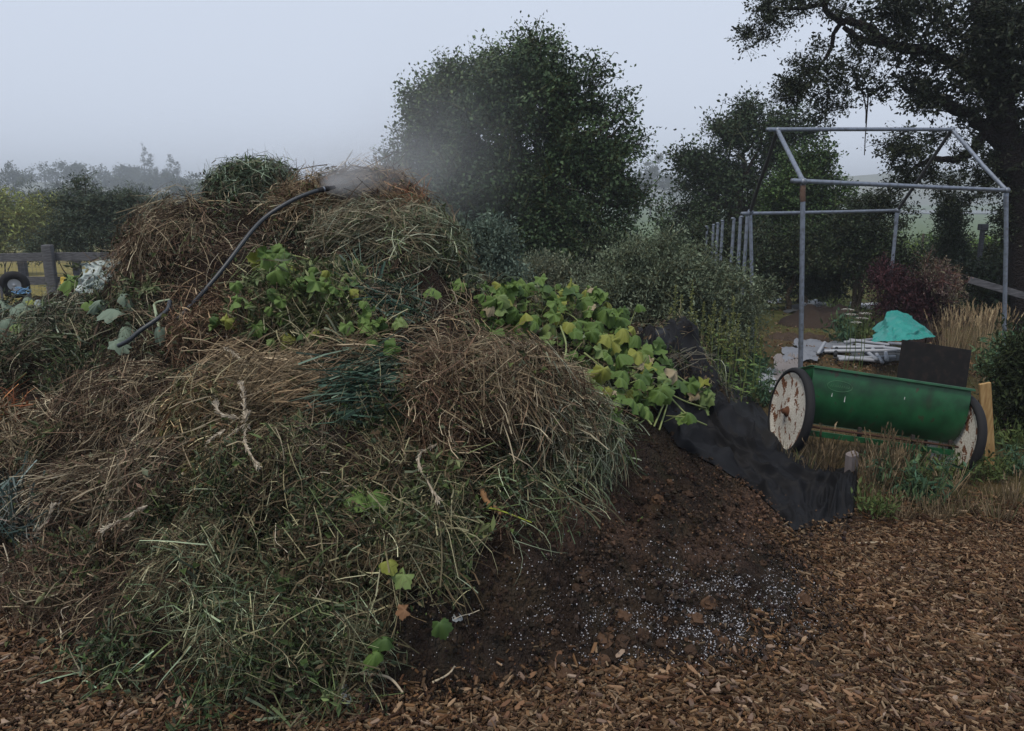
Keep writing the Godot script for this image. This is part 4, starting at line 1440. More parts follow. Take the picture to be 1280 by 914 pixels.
var LM := []
var LG := []
func make_heap_things() -> void:
	LG = [big_leaf(0.06, 5, 0.35, 0.16), big_leaf(0.06, 5, 0.6, 0.2), big_leaf(0.06, 5, 0.15, 0.22), big_leaf(0.06, 3, 0.7, 0.12), big_leaf(0.06, 5, 0.95, 0.16), big_leaf(0.055, 5, -0.4, 0.2), big_leaf(0.05, 5, 1.2, 0.2)]
	LM = [leaf_mat(0.078, 0.135, 0.03), leaf_mat(0.105, 0.17, 0.042), leaf_mat(0.052, 0.096, 0.026), leaf_mat(0.14, 0.195, 0.065), leaf_mat(0.20, 0.22, 0.045), leaf_mat(0.33, 0.24, 0.15), leaf_mat(0.15, 0.20, 0.15), leaf_mat(0.42, 0.30, 0.05), leaf_mat(0.17, 0.09, 0.045), leaf_mat(0.30, 0.25, 0.16)]
	# hose
	var hose := thing("water_hose", "thick black plastic hose climbing the heap and spraying mist", "hose")
	var path := [[408, 236, 4.36], [398, 238, 4.33], [385, 242, 4.3], [368, 249, 4.27], [350, 259, 4.23], [332, 271, 4.2], [317, 286, 4.14], [303, 304, 4.08], [289, 323, 4.02], [274, 342, 3.97], [258, 361, 3.92], [243, 378, 3.89], [230, 391, 3.88], [222, 400, 3.9]]
	var pts := []
	for q in path:
		var h := hit(q[0], q[1])
		pts.append(at(q[0], q[1], minf(q[2] - 0.05, -h.z - (0.10 if q[1] < 300 else 0.17))))
	pts = smooth_path(pts, 3)
	var mb := MB.new()
	mb.tube(pts, [0.0105], 12, [Color.WHITE])
	mb.smooth()
	obj("pipe", mb.mesh(), M.hose, hose)
	mb = MB.new()
	var low := []
	for q in [[219, 404], [212, 410], [203, 418], [194, 427], [185, 436], [177, 444]]:
		low.append(over(q[0], q[1], 0.15))
	mb.tube(smooth_path(low, 2), [0.0105], 12, [Color.WHITE])
	mb.smooth()
	obj("pipe", mb.mesh(), M.hose, hose)
	mb = MB.new()
	var d: Vector3 = (pts[0] - pts[3]).normalized()
	mb.tube([pts[0] - d * 0.05, pts[0] + d * 0.012, pts[0] + d * 0.014, pts[0] + d * 0.05, pts[0] + d * 0.052], [0.0135, 0.0135, 0.011, 0.009, 0.004], 12, [Color.WHITE])
	mb.smooth()
	obj("nozzle", mb.mesh(), M.rubber, hose)
	for k in 1:
		mb = MB.new()
		var c: Vector3 = pts[0] - d * (0.02 + 0.075 * k)
		mb.tube([c, c + d * 0.008], [0.014], 12, [Color.WHITE])
		mb.smooth()
		obj("clamp", mb.mesh(), M.steel, hose)
	rebase(hose, pts[pts.size() - 1])
	# sticks and stalks
	var bark := mat(L(0.045, 0.032, 0.024), 0.9, 0.2)
	var pale := mat(L(0.42, 0.35, 0.25), 0.75, 0.3)
	var grn := mat(L(0.20, 0.24, 0.10), 0.7, 0.3)
	for q in [
		[[[488, 348], [503, 322], [520, 292]], 0.016, bark, "stick", "dark broken stick poking out of the greenish weeds", 0.05],
		[[[468, 252], [474, 243], [484, 234]], 0.006, bark, "stick", "short dark twig on the crest above the reddish roots", 0.05],
		[[[55, 409], [85, 411], [112, 407]], 0.006, bark, "stick", "thin dark twig lying across cabbage waste", 0.03],
		[[[126, 430], [132, 412], [140, 396]], 0.009, mat(L(0.11, 0.08, 0.06), 0.9, 0.2), "stick", "crooked grey brown branch beside the cabbage leaves", 0.05],
		[[[168, 665], [185, 640], [212, 615], [232, 598]], 0.011, pale, "stalk", "thick pale dry stalk slanting down the heap's left face", 0.05],
		[[[205, 428], [198, 400], [202, 386], [222, 382]], 0.008, leaf_mat(0.30, 0.36, 0.24), "stalk", "pale green curved cabbage stalk", 0.06],
		[[[604, 612], [614, 632], [628, 648]], 0.014, mat(L(0.28, 0.16, 0.08), 0.8, 0.3), "bark_strip", "strip of orange brown bark below the hay mound", 0.04],
		[[[596, 648], [625, 646], [655, 662]], 0.0035, leaf_mat(0.32, 0.38, 0.05), "stalk", "thin bright yellow green stem below the bark strip", 0.06],
		[[[375, 845], [405, 835], [415, 822]], 0.009, mat(L(0.2, 0.14, 0.09), 0.8, 0.3), "stick", "brown stick at the foot of the dark green weeds", 0.04],
		[[[445, 843], [480, 846], [492, 852], [503, 870]], 0.005, pale, "stalk", "thin forked pale root on black soil", 0.03],
		[[[540, 855], [560, 845], [566, 835]], 0.004, pale, "stalk", "small bent pale twig on black soil", 0.02],
		[[[1128, 755], [1145, 765], [1162, 775]], 0.004, pale, "loose_straw", "single pale straw lying on the wood chips", 0.012],
		[[[1105, 772], [1125, 787], [1145, 800]], 0.005, pale, "loose_straw", "split pale straw lying on the wood chips", 0.012],
		[[[1060, 684], [1100, 681], [1145, 684]], 0.005, pale, "loose_straw", "long straight pale straw where chips meet dry grass", 0.014],
		[[[182, 848], [195, 838], [210, 815], [230, 798]], 0.004, grn, "stalk", "green grass stem bent over the dark heap foot", 0.05],
		[[[1205, 725], [1225, 716]], 0.006, pale, "loose_straw", "short thick pale splinter on the greyer wood chips", 0.012],
	]:
		var p := []
		var wob := 0.004
		for e in q[0]: p.append(over(e[0], e[1], q[5]))
		p = smooth_path(p, 2)
		var b := MB.new()
		var rr := []
		for i in p.size(): rr.append(q[1] * R(0.8, 1.1) * (1.0 - 0.35 * i / p.size()))
		b.tube(p, rr, 8, [Color.WHITE])
		b.smooth()
		var o := obj(q[3], b.mesh(), q[2])
		tag(o, q[4], "stick" if q[3] in ["stick", "bark_strip"] else "stalk")
	# pale stalks scattered over the loads
	var heap: Node = get_node("compost_heap")
	var sm := [mat(L(0.40, 0.32, 0.22), 0.75, 0.3), mat(L(0.48, 0.42, 0.32), 0.75, 0.3), mat(L(0.28, 0.21, 0.14), 0.8, 0.3), mat(L(0.24, 0.28, 0.13), 0.7, 0.3), mat(L(0.16, 0.10, 0.065), 0.8, 0.3)]
	for k in 230:
		var x := R(0, 760)
		var y := R(380, 860)
		if k < 60:
			x = R(150, 600)
			y = R(250, 420)
		if x > 560 and y > 660: continue
		var a := R(0, TAU)
		var l := R(20, 60)
		var p := []
		var cur := R(-0.8, 0.8)
		for i in 5:
			p.append(over(x, y, R(0.04, 0.08)))
			x += cos(a) * l / 4.0
			y += sin(a) * l / 4.0
			a += cur * R(0.2, 0.8)
		var ok := true
		for i in 4:
			if (p[i] as Vector3).distance_to(p[i + 1]) > 0.16: ok = false
		if not ok: continue
		var b := MB.new()
		var r := R(0.0011, 0.0028)
		b.tube(smooth_path(p, 1), [r, r, r * 0.8], 4, [Color.WHITE])
		obj("stalk", b.mesh(), sm[rng.randi() % 5], heap)
	# feathery plumes
	var pm := vmat(0.9, 0.15)
	var pn := 0
	for q in [[[300, 535], [311, 512], [318, 504]], [[296, 533], [282, 525], [280, 518]], [[300, 542], [290, 560], [276, 578]], [[305, 545], [318, 575], [331, 592]], [[308, 538], [316, 540], [312, 536]], [[292, 462], [306, 462], [320, 472]], [[288, 545], [272, 560], [264, 572]], [[528, 592], [520, 607], [535, 640]], [[205, 632], [186, 645], [170, 662]], [[75, 680], [85, 660], [88, 645]]]:
		var t := thing("seed_plume", ["cream feathery seed plume on the long tan straw", "cream plume"][0] if pn < 7 else ["narrow white seed head hanging over green weeds", "pale fuzzy seed head by the thick dry stalk", "small pale seed head on brown hay"][pn - 7], "seed head", Vector3.ZERO, "cream plumes on the straw bundle" if pn < 7 else "")
		pn += 1
		var p := []
		for e in q: p.append(over(e[0], e[1], 0.13))
		p = smooth_path(p, 2)
		var b := MB.new()
		b.tube(p, [0.003], 5, [Color(0.38, 0.32, 0.24)])
		obj("stem", b.mesh(), pm, t)
		b = MB.new()
		for i in 150:
			var f := rng.randf()
			var k := int(f * (p.size() - 1.001))
			var c: Vector3 = (p[k] as Vector3).lerp(p[k + 1], f * (p.size() - 1.0) - k)
			var dd: Vector3 = (p[k + 1] - p[k]).normalized()
			strand(b, c, (dd + rdir() * 0.5).normalized(), R(0.014, 0.028), 0.0016, 0.4, shade(Color(0.50, 0.44, 0.35), R(0.7, 1.15)), 2)
		obj("bristles", b.mesh(), pm, t)
		rebase(t, p[0])
	# single leaves one can pick out
	var cab := big_leaf(0.07, 7, 0.35, 0.12, 0.75)
	var cab2 := big_leaf(0.07, 7, 0.7, 0.10, 0.6)
	for q in [
		[163, 402, LM[6], cab, 1.0, "cabbage_leaf", "upper grey green cabbage leaf beside the curved stalk"], [168, 424, LM[6], cab2, 1.0, "cabbage_leaf", "folded grey green cabbage leaf below the curved stalk"], [178, 378, LM[6], cab2, 0.8, "cabbage_leaf", "wilted cabbage leaf above the curved stalk"], [204, 425, LM[6], cab2, 0.7, "cabbage_leaf", "pointed cabbage leaf hanging beside the hose"],
		[12, 398, LM[6], cab, 1.0, "cabbage_leaf", "cupped bluish cabbage leaf beside its flat neighbours"], [24, 410, LM[6], cab, 0.9, "cabbage_leaf", "veined bluish cabbage leaf under a cupped one"], [14, 425, LM[6], cab2, 1.1, "cabbage_leaf", "flat pale cabbage leaf lowest of its bunch"],
		[36, 398, LM[6], cab2, 0.8, "cabbage_leaf", "small curled cabbage leaf behind the bluish ones"], [150, 392, LM[6], cab2, 0.8, "cabbage_leaf", "half buried cabbage leaf near the crooked branch"], [172, 440, LM[6], cab, 0.8, "cabbage_leaf", "torn cabbage leaf beside the lower end of the hose"], [40, 438, LM[6], cab2, 0.9, "cabbage_leaf", "limp cabbage leaf sliding down from the bluish bunch"],
		[88, 372, LM[7], LG[0], 0.8, "fallen_leaf", "bright yellow wilted leaf on straw"], [112, 366, LM[1], LG[1], 1.3, "fallen_leaf", "light green lobed leaf beside the yellow one"], [44, 420, LM[3], LG[3], 0.7, "fallen_leaf", "small fresh green leaf on grey stems"], [54, 402, LM[4], LG[0], 0.5, "fallen_leaf", "tiny yellow green leaf above a fresh green one"], [127, 396, LM[1], LG[3], 0.7, "fallen_leaf", "pointed green leaf hanging from straw"],
		[62, 398, leaf_mat(0.25, 0.29, 0.28), cab2, 0.6, "fallen_leaf", "drooping silvery leaf near the thin dark twig"],
		[455, 632, LM[1], LG[0], 1.05, "squash_leaf", "large light green squash leaf on the front weeds"], [472, 626, LM[0], LG[1], 0.8, "squash_leaf", "darker squash leaf tucked behind a larger one"], [462, 650, LM[1], LG[4], 0.8, "squash_leaf", "folded light green squash leaf under a larger one"],
		[508, 728, LM[3], LG[0], 0.6, "fallen_leaf", "pale mint green leaf on tangled grass"], [486, 712, LM[4], LG[3], 0.5, "fallen_leaf", "yellow green curled leaf beside a pale one"], [510, 775, LM[8], LG[0], 0.4, "fallen_leaf", "withered orange brown leaf near black soil"], [537, 785, LM[2], LG[4], 0.55, "fallen_leaf", "drooping green leaf at the edge of black soil"], [476, 822, LM[0], cab2, 0.55, "fallen_leaf", "long wilted green leaf at the heap's foot"], [490, 805, LM[2], cab2, 0.6, "fallen_leaf", "dark wilted leaf at the heap's foot"],
		[570, 770, leaf_mat(0.33, 0.36, 0.37), LG[3], 0.3, "fallen_leaf", "silvery grey leaf lying on black soil"], [525, 388, LM[1], LG[1], 0.7, "squash_leaf", "squash leaf hanging below the broken dark stick"], [492, 417, LM[3], LG[3], 0.6, "squash_leaf", "small squash leaf at the foot of the greenish dome"],
		[800, 652, LM[0], LG[3], 0.3, "fallen_leaf", "tiny green seedling leaf on brown compost"], [435, 868, leaf_mat(0.55, 0.57, 0.58), LG[4], 0.4, "fallen_leaf", "crumpled white scrap on the chips at the heap's foot"], [428, 858, leaf_mat(0.55, 0.57, 0.58), LG[1], 0.3, "fallen_leaf", "small white scrap beside a larger crumpled one"],
	]:
		var p := over(q[0], q[1], 0.13 if q[1] < 850 and q[0] < 560 else 0.02)
		var o := obj(q[5], q[3], q[2])
		o.transform = leaf_xf(p, top_n(p.x, p.z), q[4] * 1.2, 0.35)
		tag(o, q[6], "leaf" if not "scrap" in q[6] else "scrap")
	# torn sack at the left shoulder
	var sack := MB.new()
	var grid := 22
	for j in grid + 1:
		for i in grid + 1:
			var u := float(i) / grid
			var v := float(j) / grid
			var px := lerpf(98, 150, u) + 6.0 * sin(v * 5.0)
			var py := lerpf(330 - 8.0 * u, 366, v)
			var p := at(px, py, 4.62 - 0.12 * v)
			p.z += 0.05 * noise.get_noise_2d(u * 3.0, v * 2.0) + 0.025 * noise.get_noise_2d(u * 10.0, v * 5.0)
			var stripe := noise.get_noise_2d(u * 7.0 + v * 2.0, 3.0) > 0.15
			sack.vert(p, Color(0.30, 0.36, 0.35) if not stripe else Color(0.42, 0.47, 0.46))
	for j in grid:
		for i in grid:
			if noise.get_noise_2d(i * 0.35 + 5.0, j * 0.12) > 0.38: continue
			var a := j * (grid + 1) + i
			sack.quad(a, a + 1, a + grid + 2, a + grid + 1)
	sack.smooth()
	var sk := thing("torn_sack", "torn pale grey green sack sticking out of the heap", "sack")
	obj("cloth", sack.mesh(), vmat(0.8, 0.25), sk)
	rebase(sk, at(124, 362, 4.5))

func smooth_path(p: Array, times: int) -> Array:
	for t in times:
		var o := [p[0]]
		for i in p.size() - 1:
			o.append((p[i] as Vector3).lerp(p[i + 1], 0.25))
			o.append((p[i] as Vector3).lerp(p[i + 1], 0.75))
		o.append(p[p.size() - 1])
		p = o
	return p

func vine(called: String, label: String, regions: Array, mats: Array, stems: Array, lift: float) -> void:
	var t := thing(called, label, "vine")
	var stalk := leaf_mat(0.22, 0.26, 0.10)
	var dry := mat(L(0.26, 0.18, 0.10), 0.8, 0.3)
	for q in stems:
		var p := []
		for e in q: p.append(over(e[0], e[1], lift * 0.7))
		var b := MB.new()
		b.tube(smooth_path(p, 2), [0.0055, 0.005, 0.0045], 6, [Color.WHITE])
		b.smooth()
		obj("stem", b.mesh(), stalk if rng.randf() < 0.75 else dry, t)
	for q in regions:
		for k in q[4]:
			var px: float = q[0] + rng.randfn() * q[2] * 0.55
			var py: float = q[1] + rng.randfn() * q[3] * 0.55
			var g := hit(px, py)
			var nr := top_n(g.x, g.z)
			var p := g + nr * R(lift * 0.3, lift * 1.3) + rdir() * 0.02
			var o := obj("leaf", LG[rng.randi() % LG.size()], mats[int(pow(rng.randf(), 1.5) * mats.size())], t)
			o.transform = leaf_xf(p, nr, q[5] * R(0.5, 1.2), 0.85)
			if rng.randf() < 0.5:
				var b := MB.new()
				b.tube(smooth_path([p, p.lerp(g, 0.4) + rdir() * 0.03, g + rdir() * 0.06], 1), [0.0026], 4, [Color.WHITE])
				obj("leaf_stalk", b.mesh(), stalk, t)
	rebase(t, hit(regions[0][0], regions[0][1]))

func make_vines() -> void:
	vine("squash_vine", "sprawling green squash vine with lobed leaves over black fabric", [
		[650, 382, 45, 13, 36, 0.95], [602, 388, 26, 14, 18, 0.9], [705, 390, 42, 18, 44, 0.95], [690, 420, 60, 22, 40, 0.95], [752, 412, 36, 24, 34, 1.0], [762, 450, 46, 28, 44, 1.0], [800, 470, 32, 28, 30, 1.0], [772, 500, 40, 26, 36, 0.95], [735, 515, 16, 18, 6, 0.8], [856, 497, 16, 9, 6, 1.0], [880, 517, 8, 5, 3, 0.8], [838, 488, 14, 12, 4, 1.1], [832, 536, 10, 8, 3, 0.7], [620, 420, 40, 16, 8, 0.9]],
		[LM[0], LM[1], LM[0], LM[2], LM[1], LM[3], LM[0], LM[1], LM[2], LM[3], LM[4], LM[4], LM[9]],
		[[[590, 410], [640, 395], [690, 400], [740, 430], [790, 480], [830, 510], [880, 522]], [[600, 430], [650, 410], [700, 380], [745, 385]], [[760, 420], [790, 440], [830, 480], [870, 500]], [[720, 460], [760, 490], [790, 530], [800, 550]], [[640, 390], [660, 430], [690, 470]], [[690, 425], [688, 450], [682, 475]], [[780, 385], [785, 400], [770, 420]], [[830, 520], [845, 535], [865, 545]], [[812, 480], [818, 510], [806, 545]], [[815, 485], [822, 515], [812, 548]], [[700, 380], [730, 400], [742, 440]]], 0.14)
	vine("bean_vine", "bright green torn vines with pointed leaves in mid heap", [
		[350, 348, 22, 10, 7, 1.2], [375, 365, 40, 20, 26, 0.9], [345, 400, 40, 25, 20, 0.7], [430, 390, 40, 30, 30, 0.75], [465, 430, 24, 22, 26, 0.7], [390, 430, 40, 20, 14, 0.6], [335, 375, 14, 12, 6, 1.0]],
		[LM[1], LM[3], LM[0], LM[1], LM[4], LM[2]],
		[[[330, 345], [370, 370], [420, 400], [470, 440]], [[345, 340], [390, 360], [410, 400]], [[365, 390], [420, 375], [455, 410], [470, 450]], [[350, 330], [400, 335], [440, 365]]], 0.14)

# ---------------------------------------------------------------- black landscape fabric
func poly(p: Array, t: float) -> Vector2:
	var f := t * (p.size() - 1)
	var i := mini(int(f), p.size() - 2)
	return Vector2(p[i][0], p[i][1]).lerp(Vector2(p[i + 1][0], p[i + 1][1]), f - i)

const FAB_L := [[797, 412], [802, 440], [812, 480], [822, 525], [846, 560], [900, 588], [945, 618], [970, 642], [992, 666]]
const FAB_R := [[872, 408], [890, 428], [908, 452], [932, 482], [958, 520], [985, 565], [1034, 588], [1074, 602], [1066, 648]]
func make_fabric() -> void:
	var fm := mat(L(0.008, 0.008, 0.0095), 0.65, 0.28)
	var nu := 80
	var nv := 130
	var pos := []
	for j in nv + 1:
		var v := float(j) / nv
		for i in nu + 1:
			var u := float(i) / nu
			var a := poly(FAB_L, v)
			var b := poly(FAB_R, v)
			var q := a.lerp(b, u)
			pos.append(hit(q.x, q.y))
	for pass_ in 14:
		var o := pos.duplicate()
		for j in range(1, nv):
			for i in range(1, nu):
				var k := j * (nu + 1) + i
				o[k] = (pos[k - 1] + pos[k + 1] + pos[k - nu - 1] + pos[k + nu + 1]) * 0.25
		pos = o
	var mb := MB.new()
	for j in nv + 1:
		var v := float(j) / nv
		for i in nu + 1:
			var u := float(i) / nu
			var p: Vector3 = pos[j * (nu + 1) + i]
			var edge := minf(minf(u, 1.0 - u), minf(v, 1.0 - v))
			var w := noise.get_noise_2d(u * 1.5 + 3.0, v * 3.0) * 2.5
			var fold := pow(1.0 - absf(sin(u * 9.0 + w * 1.6 + v * 4.0)), 2.2)
			var fold2 := pow(1.0 - absf(sin(u * 17.0 - w * 2.6 + v * 7.0)), 2.0)
			var cross := pow(1.0 - absf(sin(v * 15.0 + u * 4.0 + w * 3.0)), 2.5)
			var lift := 0.03 + 0.050 * fold + 0.020 * fold2 + 0.016 * cross * smoothstep(0.1, 0.4, v) + 0.012 * noise.get_noise_2d(u * 5.0, v * 7.0)
			lift += 0.10 * exp(-pow((v - 0.12) / 0.08, 2.0)) * sin(PI * u)
			lift += 0.07 * exp(-pow((v - 0.90) / 0.05, 2.0)) * smoothstep(0.4, 0.9, u)
			if edge < 0.04: lift = lerpf(0.012, lift, edge / 0.04)
			mb.vert(p + (Vector3.UP * 0.7 + surf_n(p.x, p.z, 0.15) * 0.6).normalized() * lift)
	for j in nv:
		for i in nu:
			var a := j * (nu + 1) + i
			mb.quad(a, a + 1, a + nu + 2, a + nu + 1)
	mb.smooth()
	var t := thing("landscape_fabric", "black landscape fabric draped in folds from vines to ground", "fabric")
	obj("sheet", mb.mesh(), fm, t)
	rebase(t, pos[nv * (nu + 1) / 2])
	# dry twigs lying over it
	var tw := thing("dry_twigs", "bare pale weed twigs lying on the black fabric", "twigs")
	for k in 12:
		var b := MB.new()
		var s := Vector2(815 + R(-8, 20), 462 + R(-12, 14))
		var p := [over(s.x, s.y, 0.08), over(s.x + R(20, 40), s.y - R(2, 14), 0.10), over(s.x + R(45, 70), s.y - R(0, 24), 0.10)]
		b.tube(smooth_path(p, 2), [0.0022], 4, [Color.WHITE])
		obj("twig", b.mesh(), mat(L(0.17, 0.16, 0.12), 0.9, 0.2), tw)
	rebase(tw, hit(830, 460))
# ---------------------------------------------------------------- green drop spreader
func rust_tex(seed_: int) -> ImageTexture:      # off-white paint with rust patches and runs
	var im := Image.create(384, 384, false, Image.FORMAT_RGB8)
	var f := FastNoiseLite.new()
	f.seed = seed_
	f.frequency = 0.011
	f.fractal_octaves = 5
	var f2 := FastNoiseLite.new()
	f2.seed = seed_ + 9
	f2.frequency = 0.08
	f2.fractal_octaves = 3
	for y in 384:
		for x in 384:
			var a := f.get_noise_2d(x * 1.6, y * 0.8)
			var b := f2.get_noise_2d(x, y)
			var paint := L(0.60, 0.58, 0.53).lerp(L(0.47, 0.44, 0.38), clampf(0.5 + b * 1.4, 0, 1))
			var r := Vector2(x - 192, y - 192).length() / 192.0
			var k := smoothstep(0.22, 0.36, a + b * 0.25 + 0.12 * smoothstep(0.5, 0.9, r) + 0.5 * smoothstep(0.16, 0.06, r))
			var rust := L(0.20, 0.075, 0.03).lerp(L(0.09, 0.035, 0.02), clampf(0.5 + b * 2.0, 0, 1))
			im.set_pixel(x, y, paint.lerp(rust, k * 0.9))
	return ImageTexture.create_from_image(im)

func make_spreader() -> void:
	var A := at(988, 515, 4.55)
	var B := at(1193, 544, 4.62)
	var X := (B - A).normalized()
	var Zf := Vector3.UP.cross(X).normalized() * -1.0
	if Zf.z < 0: Zf = -Zf
	var Y := Zf.cross(X).normalized()
	var W := (B - A).length()
	var t := thing("drop_spreader", "old green metal drop spreader with two rusty white wheels", "spreader")
	var paint := mat(Color.WHITE, 0.42, 0.5)
	paint.albedo_texture = ntex(0.012, 71, [[0.0, L(0.006, 0.03, 0.013)], [0.35, L(0.008, 0.058, 0.020)], [0.6, L(0.010, 0.085, 0.029)], [0.78, L(0.014, 0.10, 0.036)], [0.86, L(0.05, 0.04, 0.022)], [1.0, L(0.10, 0.045, 0.022)]], 512, 5)
	paint.uv1_triplanar = true
	paint.uv1_scale = Vector3(1.1, 1.1, 1.1)
	# hopper shell
	var prof := [[0.255, 0.175], [0.20, 0.173], [0.14, 0.164], [0.085, 0.148], [0.035, 0.124], [-0.005, 0.092], [-0.035, 0.055], [-0.05, 0.02]]
	var x0 := 0.034
	var x1 := W - 0.034
	for side in 2:
		var sg: float = 1.0 if side == 0 else -1.0
		var mb := MB.new()
		var n := 24
		for i in n + 1:
			var x := lerpf(x0, x1, float(i) / n)
			for p in prof:
				var dent := 0.004 * noise.get_noise_2d(x * 4.0, p[0] * 6.0 + side * 9.0)
				mb.vert(Vector3(x, p[0], sg * (p[1] + dent)))
		var m := prof.size()
		for i in n:
			for j in m - 1:
				var a := i * m + j
				if side == 0: mb.quad(a, a + m, a + m + 1, a + 1)
				else: mb.quad(a, a + 1, a + m + 1, a + m)
		mb.smooth()
		obj("hopper_panel", mb.mesh(), paint, t)
	for e in [x0, x1]:
		var mb := MB.new()
		var c := mb.vert(Vector3(e, 0.12, 0))
		var ring_ := []
		for p in prof: ring_.append(mb.vert(Vector3(e, p[0], p[1])))
		for k in range(prof.size() - 1, -1, -1): ring_.append(mb.vert(Vector3(e, prof[k][0], -prof[k][1])))
		for k in ring_.size(): mb.tri(c, ring_[k], ring_[(k + 1) % ring_.size()])
		obj("end_plate", mb.mesh(), paint, t)
	for sg in [1.0, -1.0]:
		var mb := MB.new()
		mb.box(Transform3D(Basis(), Vector3(W * 0.5, 0.2585, sg * 0.186)), Vector3(x1 - x0 + 0.02, 0.006, 0.022), Color.WHITE, 0.003)
		mb.box(Transform3D(Basis(), Vector3(W * 0.5, 0.2515, sg * 0.1985)), Vector3(x1 - x0 + 0.02, 0.012, 0.003), Color.WHITE, 0.001)
		obj("rim", mb.mesh(), paint, t)
	for e in [x0, x1]:
		var mb := MB.new()
		mb.box(Transform3D(Basis(), Vector3(e, 0.262, 0)), Vector3(0.018, 0.008, 0.34), Color.WHITE, 0.002)
		obj("rim", mb.mesh(), paint, t)
	# bottom rail, rod and slide bar
	var dk := mat(L(0.03, 0.025, 0.022), 0.8, 0.3)
	var mb2 := MB.new()
	mb2.box(Transform3D(Basis.from_euler(Vector3(0.35, 0, 0)), Vector3(W * 0.5, -0.115, 0.095)), Vector3(x1 - x0 - 0.06, 0.034, 0.006), Color.WHITE, 0.002)
	var light := paint.duplicate()
	light.albedo_color = L(1.0, 1.0, 1.0)
	obj("slide_bar", mb2.mesh(), paint, t)
	mb2 = MB.new()
	mb2.tube([Vector3(0.02, 0, 0), Vector3(W - 0.02, 0, 0)], [0.011], 10, [Color.WHITE])
	mb2.smooth()
	obj("axle", mb2.mesh(), dk, t)
	mb2 = MB.new()
	mb2.tube([Vector3(x0, -0.078, 0.09), Vector3(x1, -0.078, 0.09)], [0.007], 8, [Color.WHITE])
	mb2.smooth()
	obj("agitator_rod", mb2.mesh(), mat(L(0.06, 0.03, 0.02), 0.8, 0.3), t)
	for x in [x0 + 0.04, W * 0.38, W * 0.7, x1 - 0.04]:
		var b := MB.new()
		b.box(Transform3D(Basis(), Vector3(x, -0.085, 0.075)), Vector3(0.022, 0.09, 0.016), Color.WHITE, 0.003)
		obj("bracket", b.mesh(), dk, t)
	# wheels
	var toX := Basis(Vector3(0, 0, -1), Vector3(0, 1, 0), Vector3(1, 0, 0))      # lathe axis z -> x
	for k in 2:
		var wx: float = 0.0 if k == 0 else W
		var wheel := Node3D.new()
		wheel.name = "wheel"
		t.add_child(wheel, true)
		wheel.transform = Transform3D(toX, Vector3(wx, 0, 0))
		var ty := MB.new()
		lathe(ty, [[0.232, 0.024], [0.244, 0.027], [0.256, 0.022], [0.262, 0.012], [0.264, 0.0], [0.262, -0.012], [0.256, -0.022], [0.244, -0.027], [0.232, -0.024], [0.228, 0.0], [0.232, 0.024]], 56)
		ty.u.clear()
		ty.smooth()
		obj("tyre", ty.mesh(), M.rubber, wheel)
		var dm := mat(Color.WHITE, 0.6, 0.35)
		dm.albedo_texture = rust_tex(100 + k * 7)
		var di := MB.new()
		lathe(di, [[0.0, -0.02], [0.05, -0.02], [0.06, -0.012], [0.12, -0.008], [0.19, -0.006], [0.21, -0.014], [0.224, -0.02], [0.233, -0.022], [0.233, 0.012], [0.21, 0.006], [0.0, 0.004]], 48)
		for i in di.u.size(): di.u[i] = (di.u[i] - Vector2(0.5, 0.5)) * 2.05 + Vector2(0.5, 0.5)
		di.smooth()
		obj("disc", di.mesh(), dm, wheel)
		var hb := MB.new()
		lathe(hb, [[0.0, -0.05], [0.014, -0.05], [0.017, -0.046], [0.017, -0.032], [0.026, -0.030], [0.032, -0.022], [0.032, -0.014]], 20)
		hb.u.clear()
		hb.smooth()
		obj("hub", hb.mesh(), mat(L(0.10, 0.042, 0.022), 0.8, 0.3), wheel)
	# open lid at the back
	var lid := MB.new()
	var l0 := Vector3(W * 0.70, 0.235, -0.27)
	var l1 := Vector3(x1 + 0.19, 0.235, -0.27)
	var up := Vector3(0.06, 0.25, -0.05)
	var nrm := (l1 - l0).cross(up).normalized()
	lid.box(Transform3D(Basis((l1 - l0).normalized(), nrm.cross((l1 - l0).normalized()), nrm), (l0 + l1) * 0.5 + up * 0.5), Vector3((l1 - l0).length(), up.length(), 0.006), Color.WHITE, 0.002)
	var lm := mat(Color.WHITE, 0.7, 0.3)
	lm.albedo_texture = ntex(0.03, 75, [[0.0, L(0.008, 0.008, 0.008)], [0.6, L(0.012, 0.011, 0.011)], [1.0, L(0.03, 0.02, 0.016)]], 256)
	lm.uv1_triplanar = true
	lm.uv1_scale = Vector3(2, 2, 2)
	obj("lid", lid.mesh(), lm, t).transform = Transform3D(Basis(Vector3.RIGHT, 0.32), Vector3.ZERO)
	# scratched oval emblem and paint drips on the front
	var em := MB.new()
	var pts := []
	for i in 41:
		var a := TAU * i / 40.0
		var y := 0.165 + sin(a) * 0.03
		pts.append(Vector3(0.20 + cos(a) * 0.075, y, lerpf(0.171, 0.156, clampf((0.20 - y) / 0.09, 0, 1)) + 0.006))
	em.tube(pts, [0.0011], 4, [Color.WHITE], false)
	for i in 9:
		var x := 0.145 + i * 0.0135
		em.tube([Vector3(x, 0.158, 0.1685), Vector3(x + 0.004, 0.172, 0.171), Vector3(x + 0.009, 0.160, 0.169)], [0.001], 4, [Color.WHITE], false)
	obj("emblem", em.mesh(), mat(L(0.09, 0.2, 0.11), 0.6, 0.3), t)
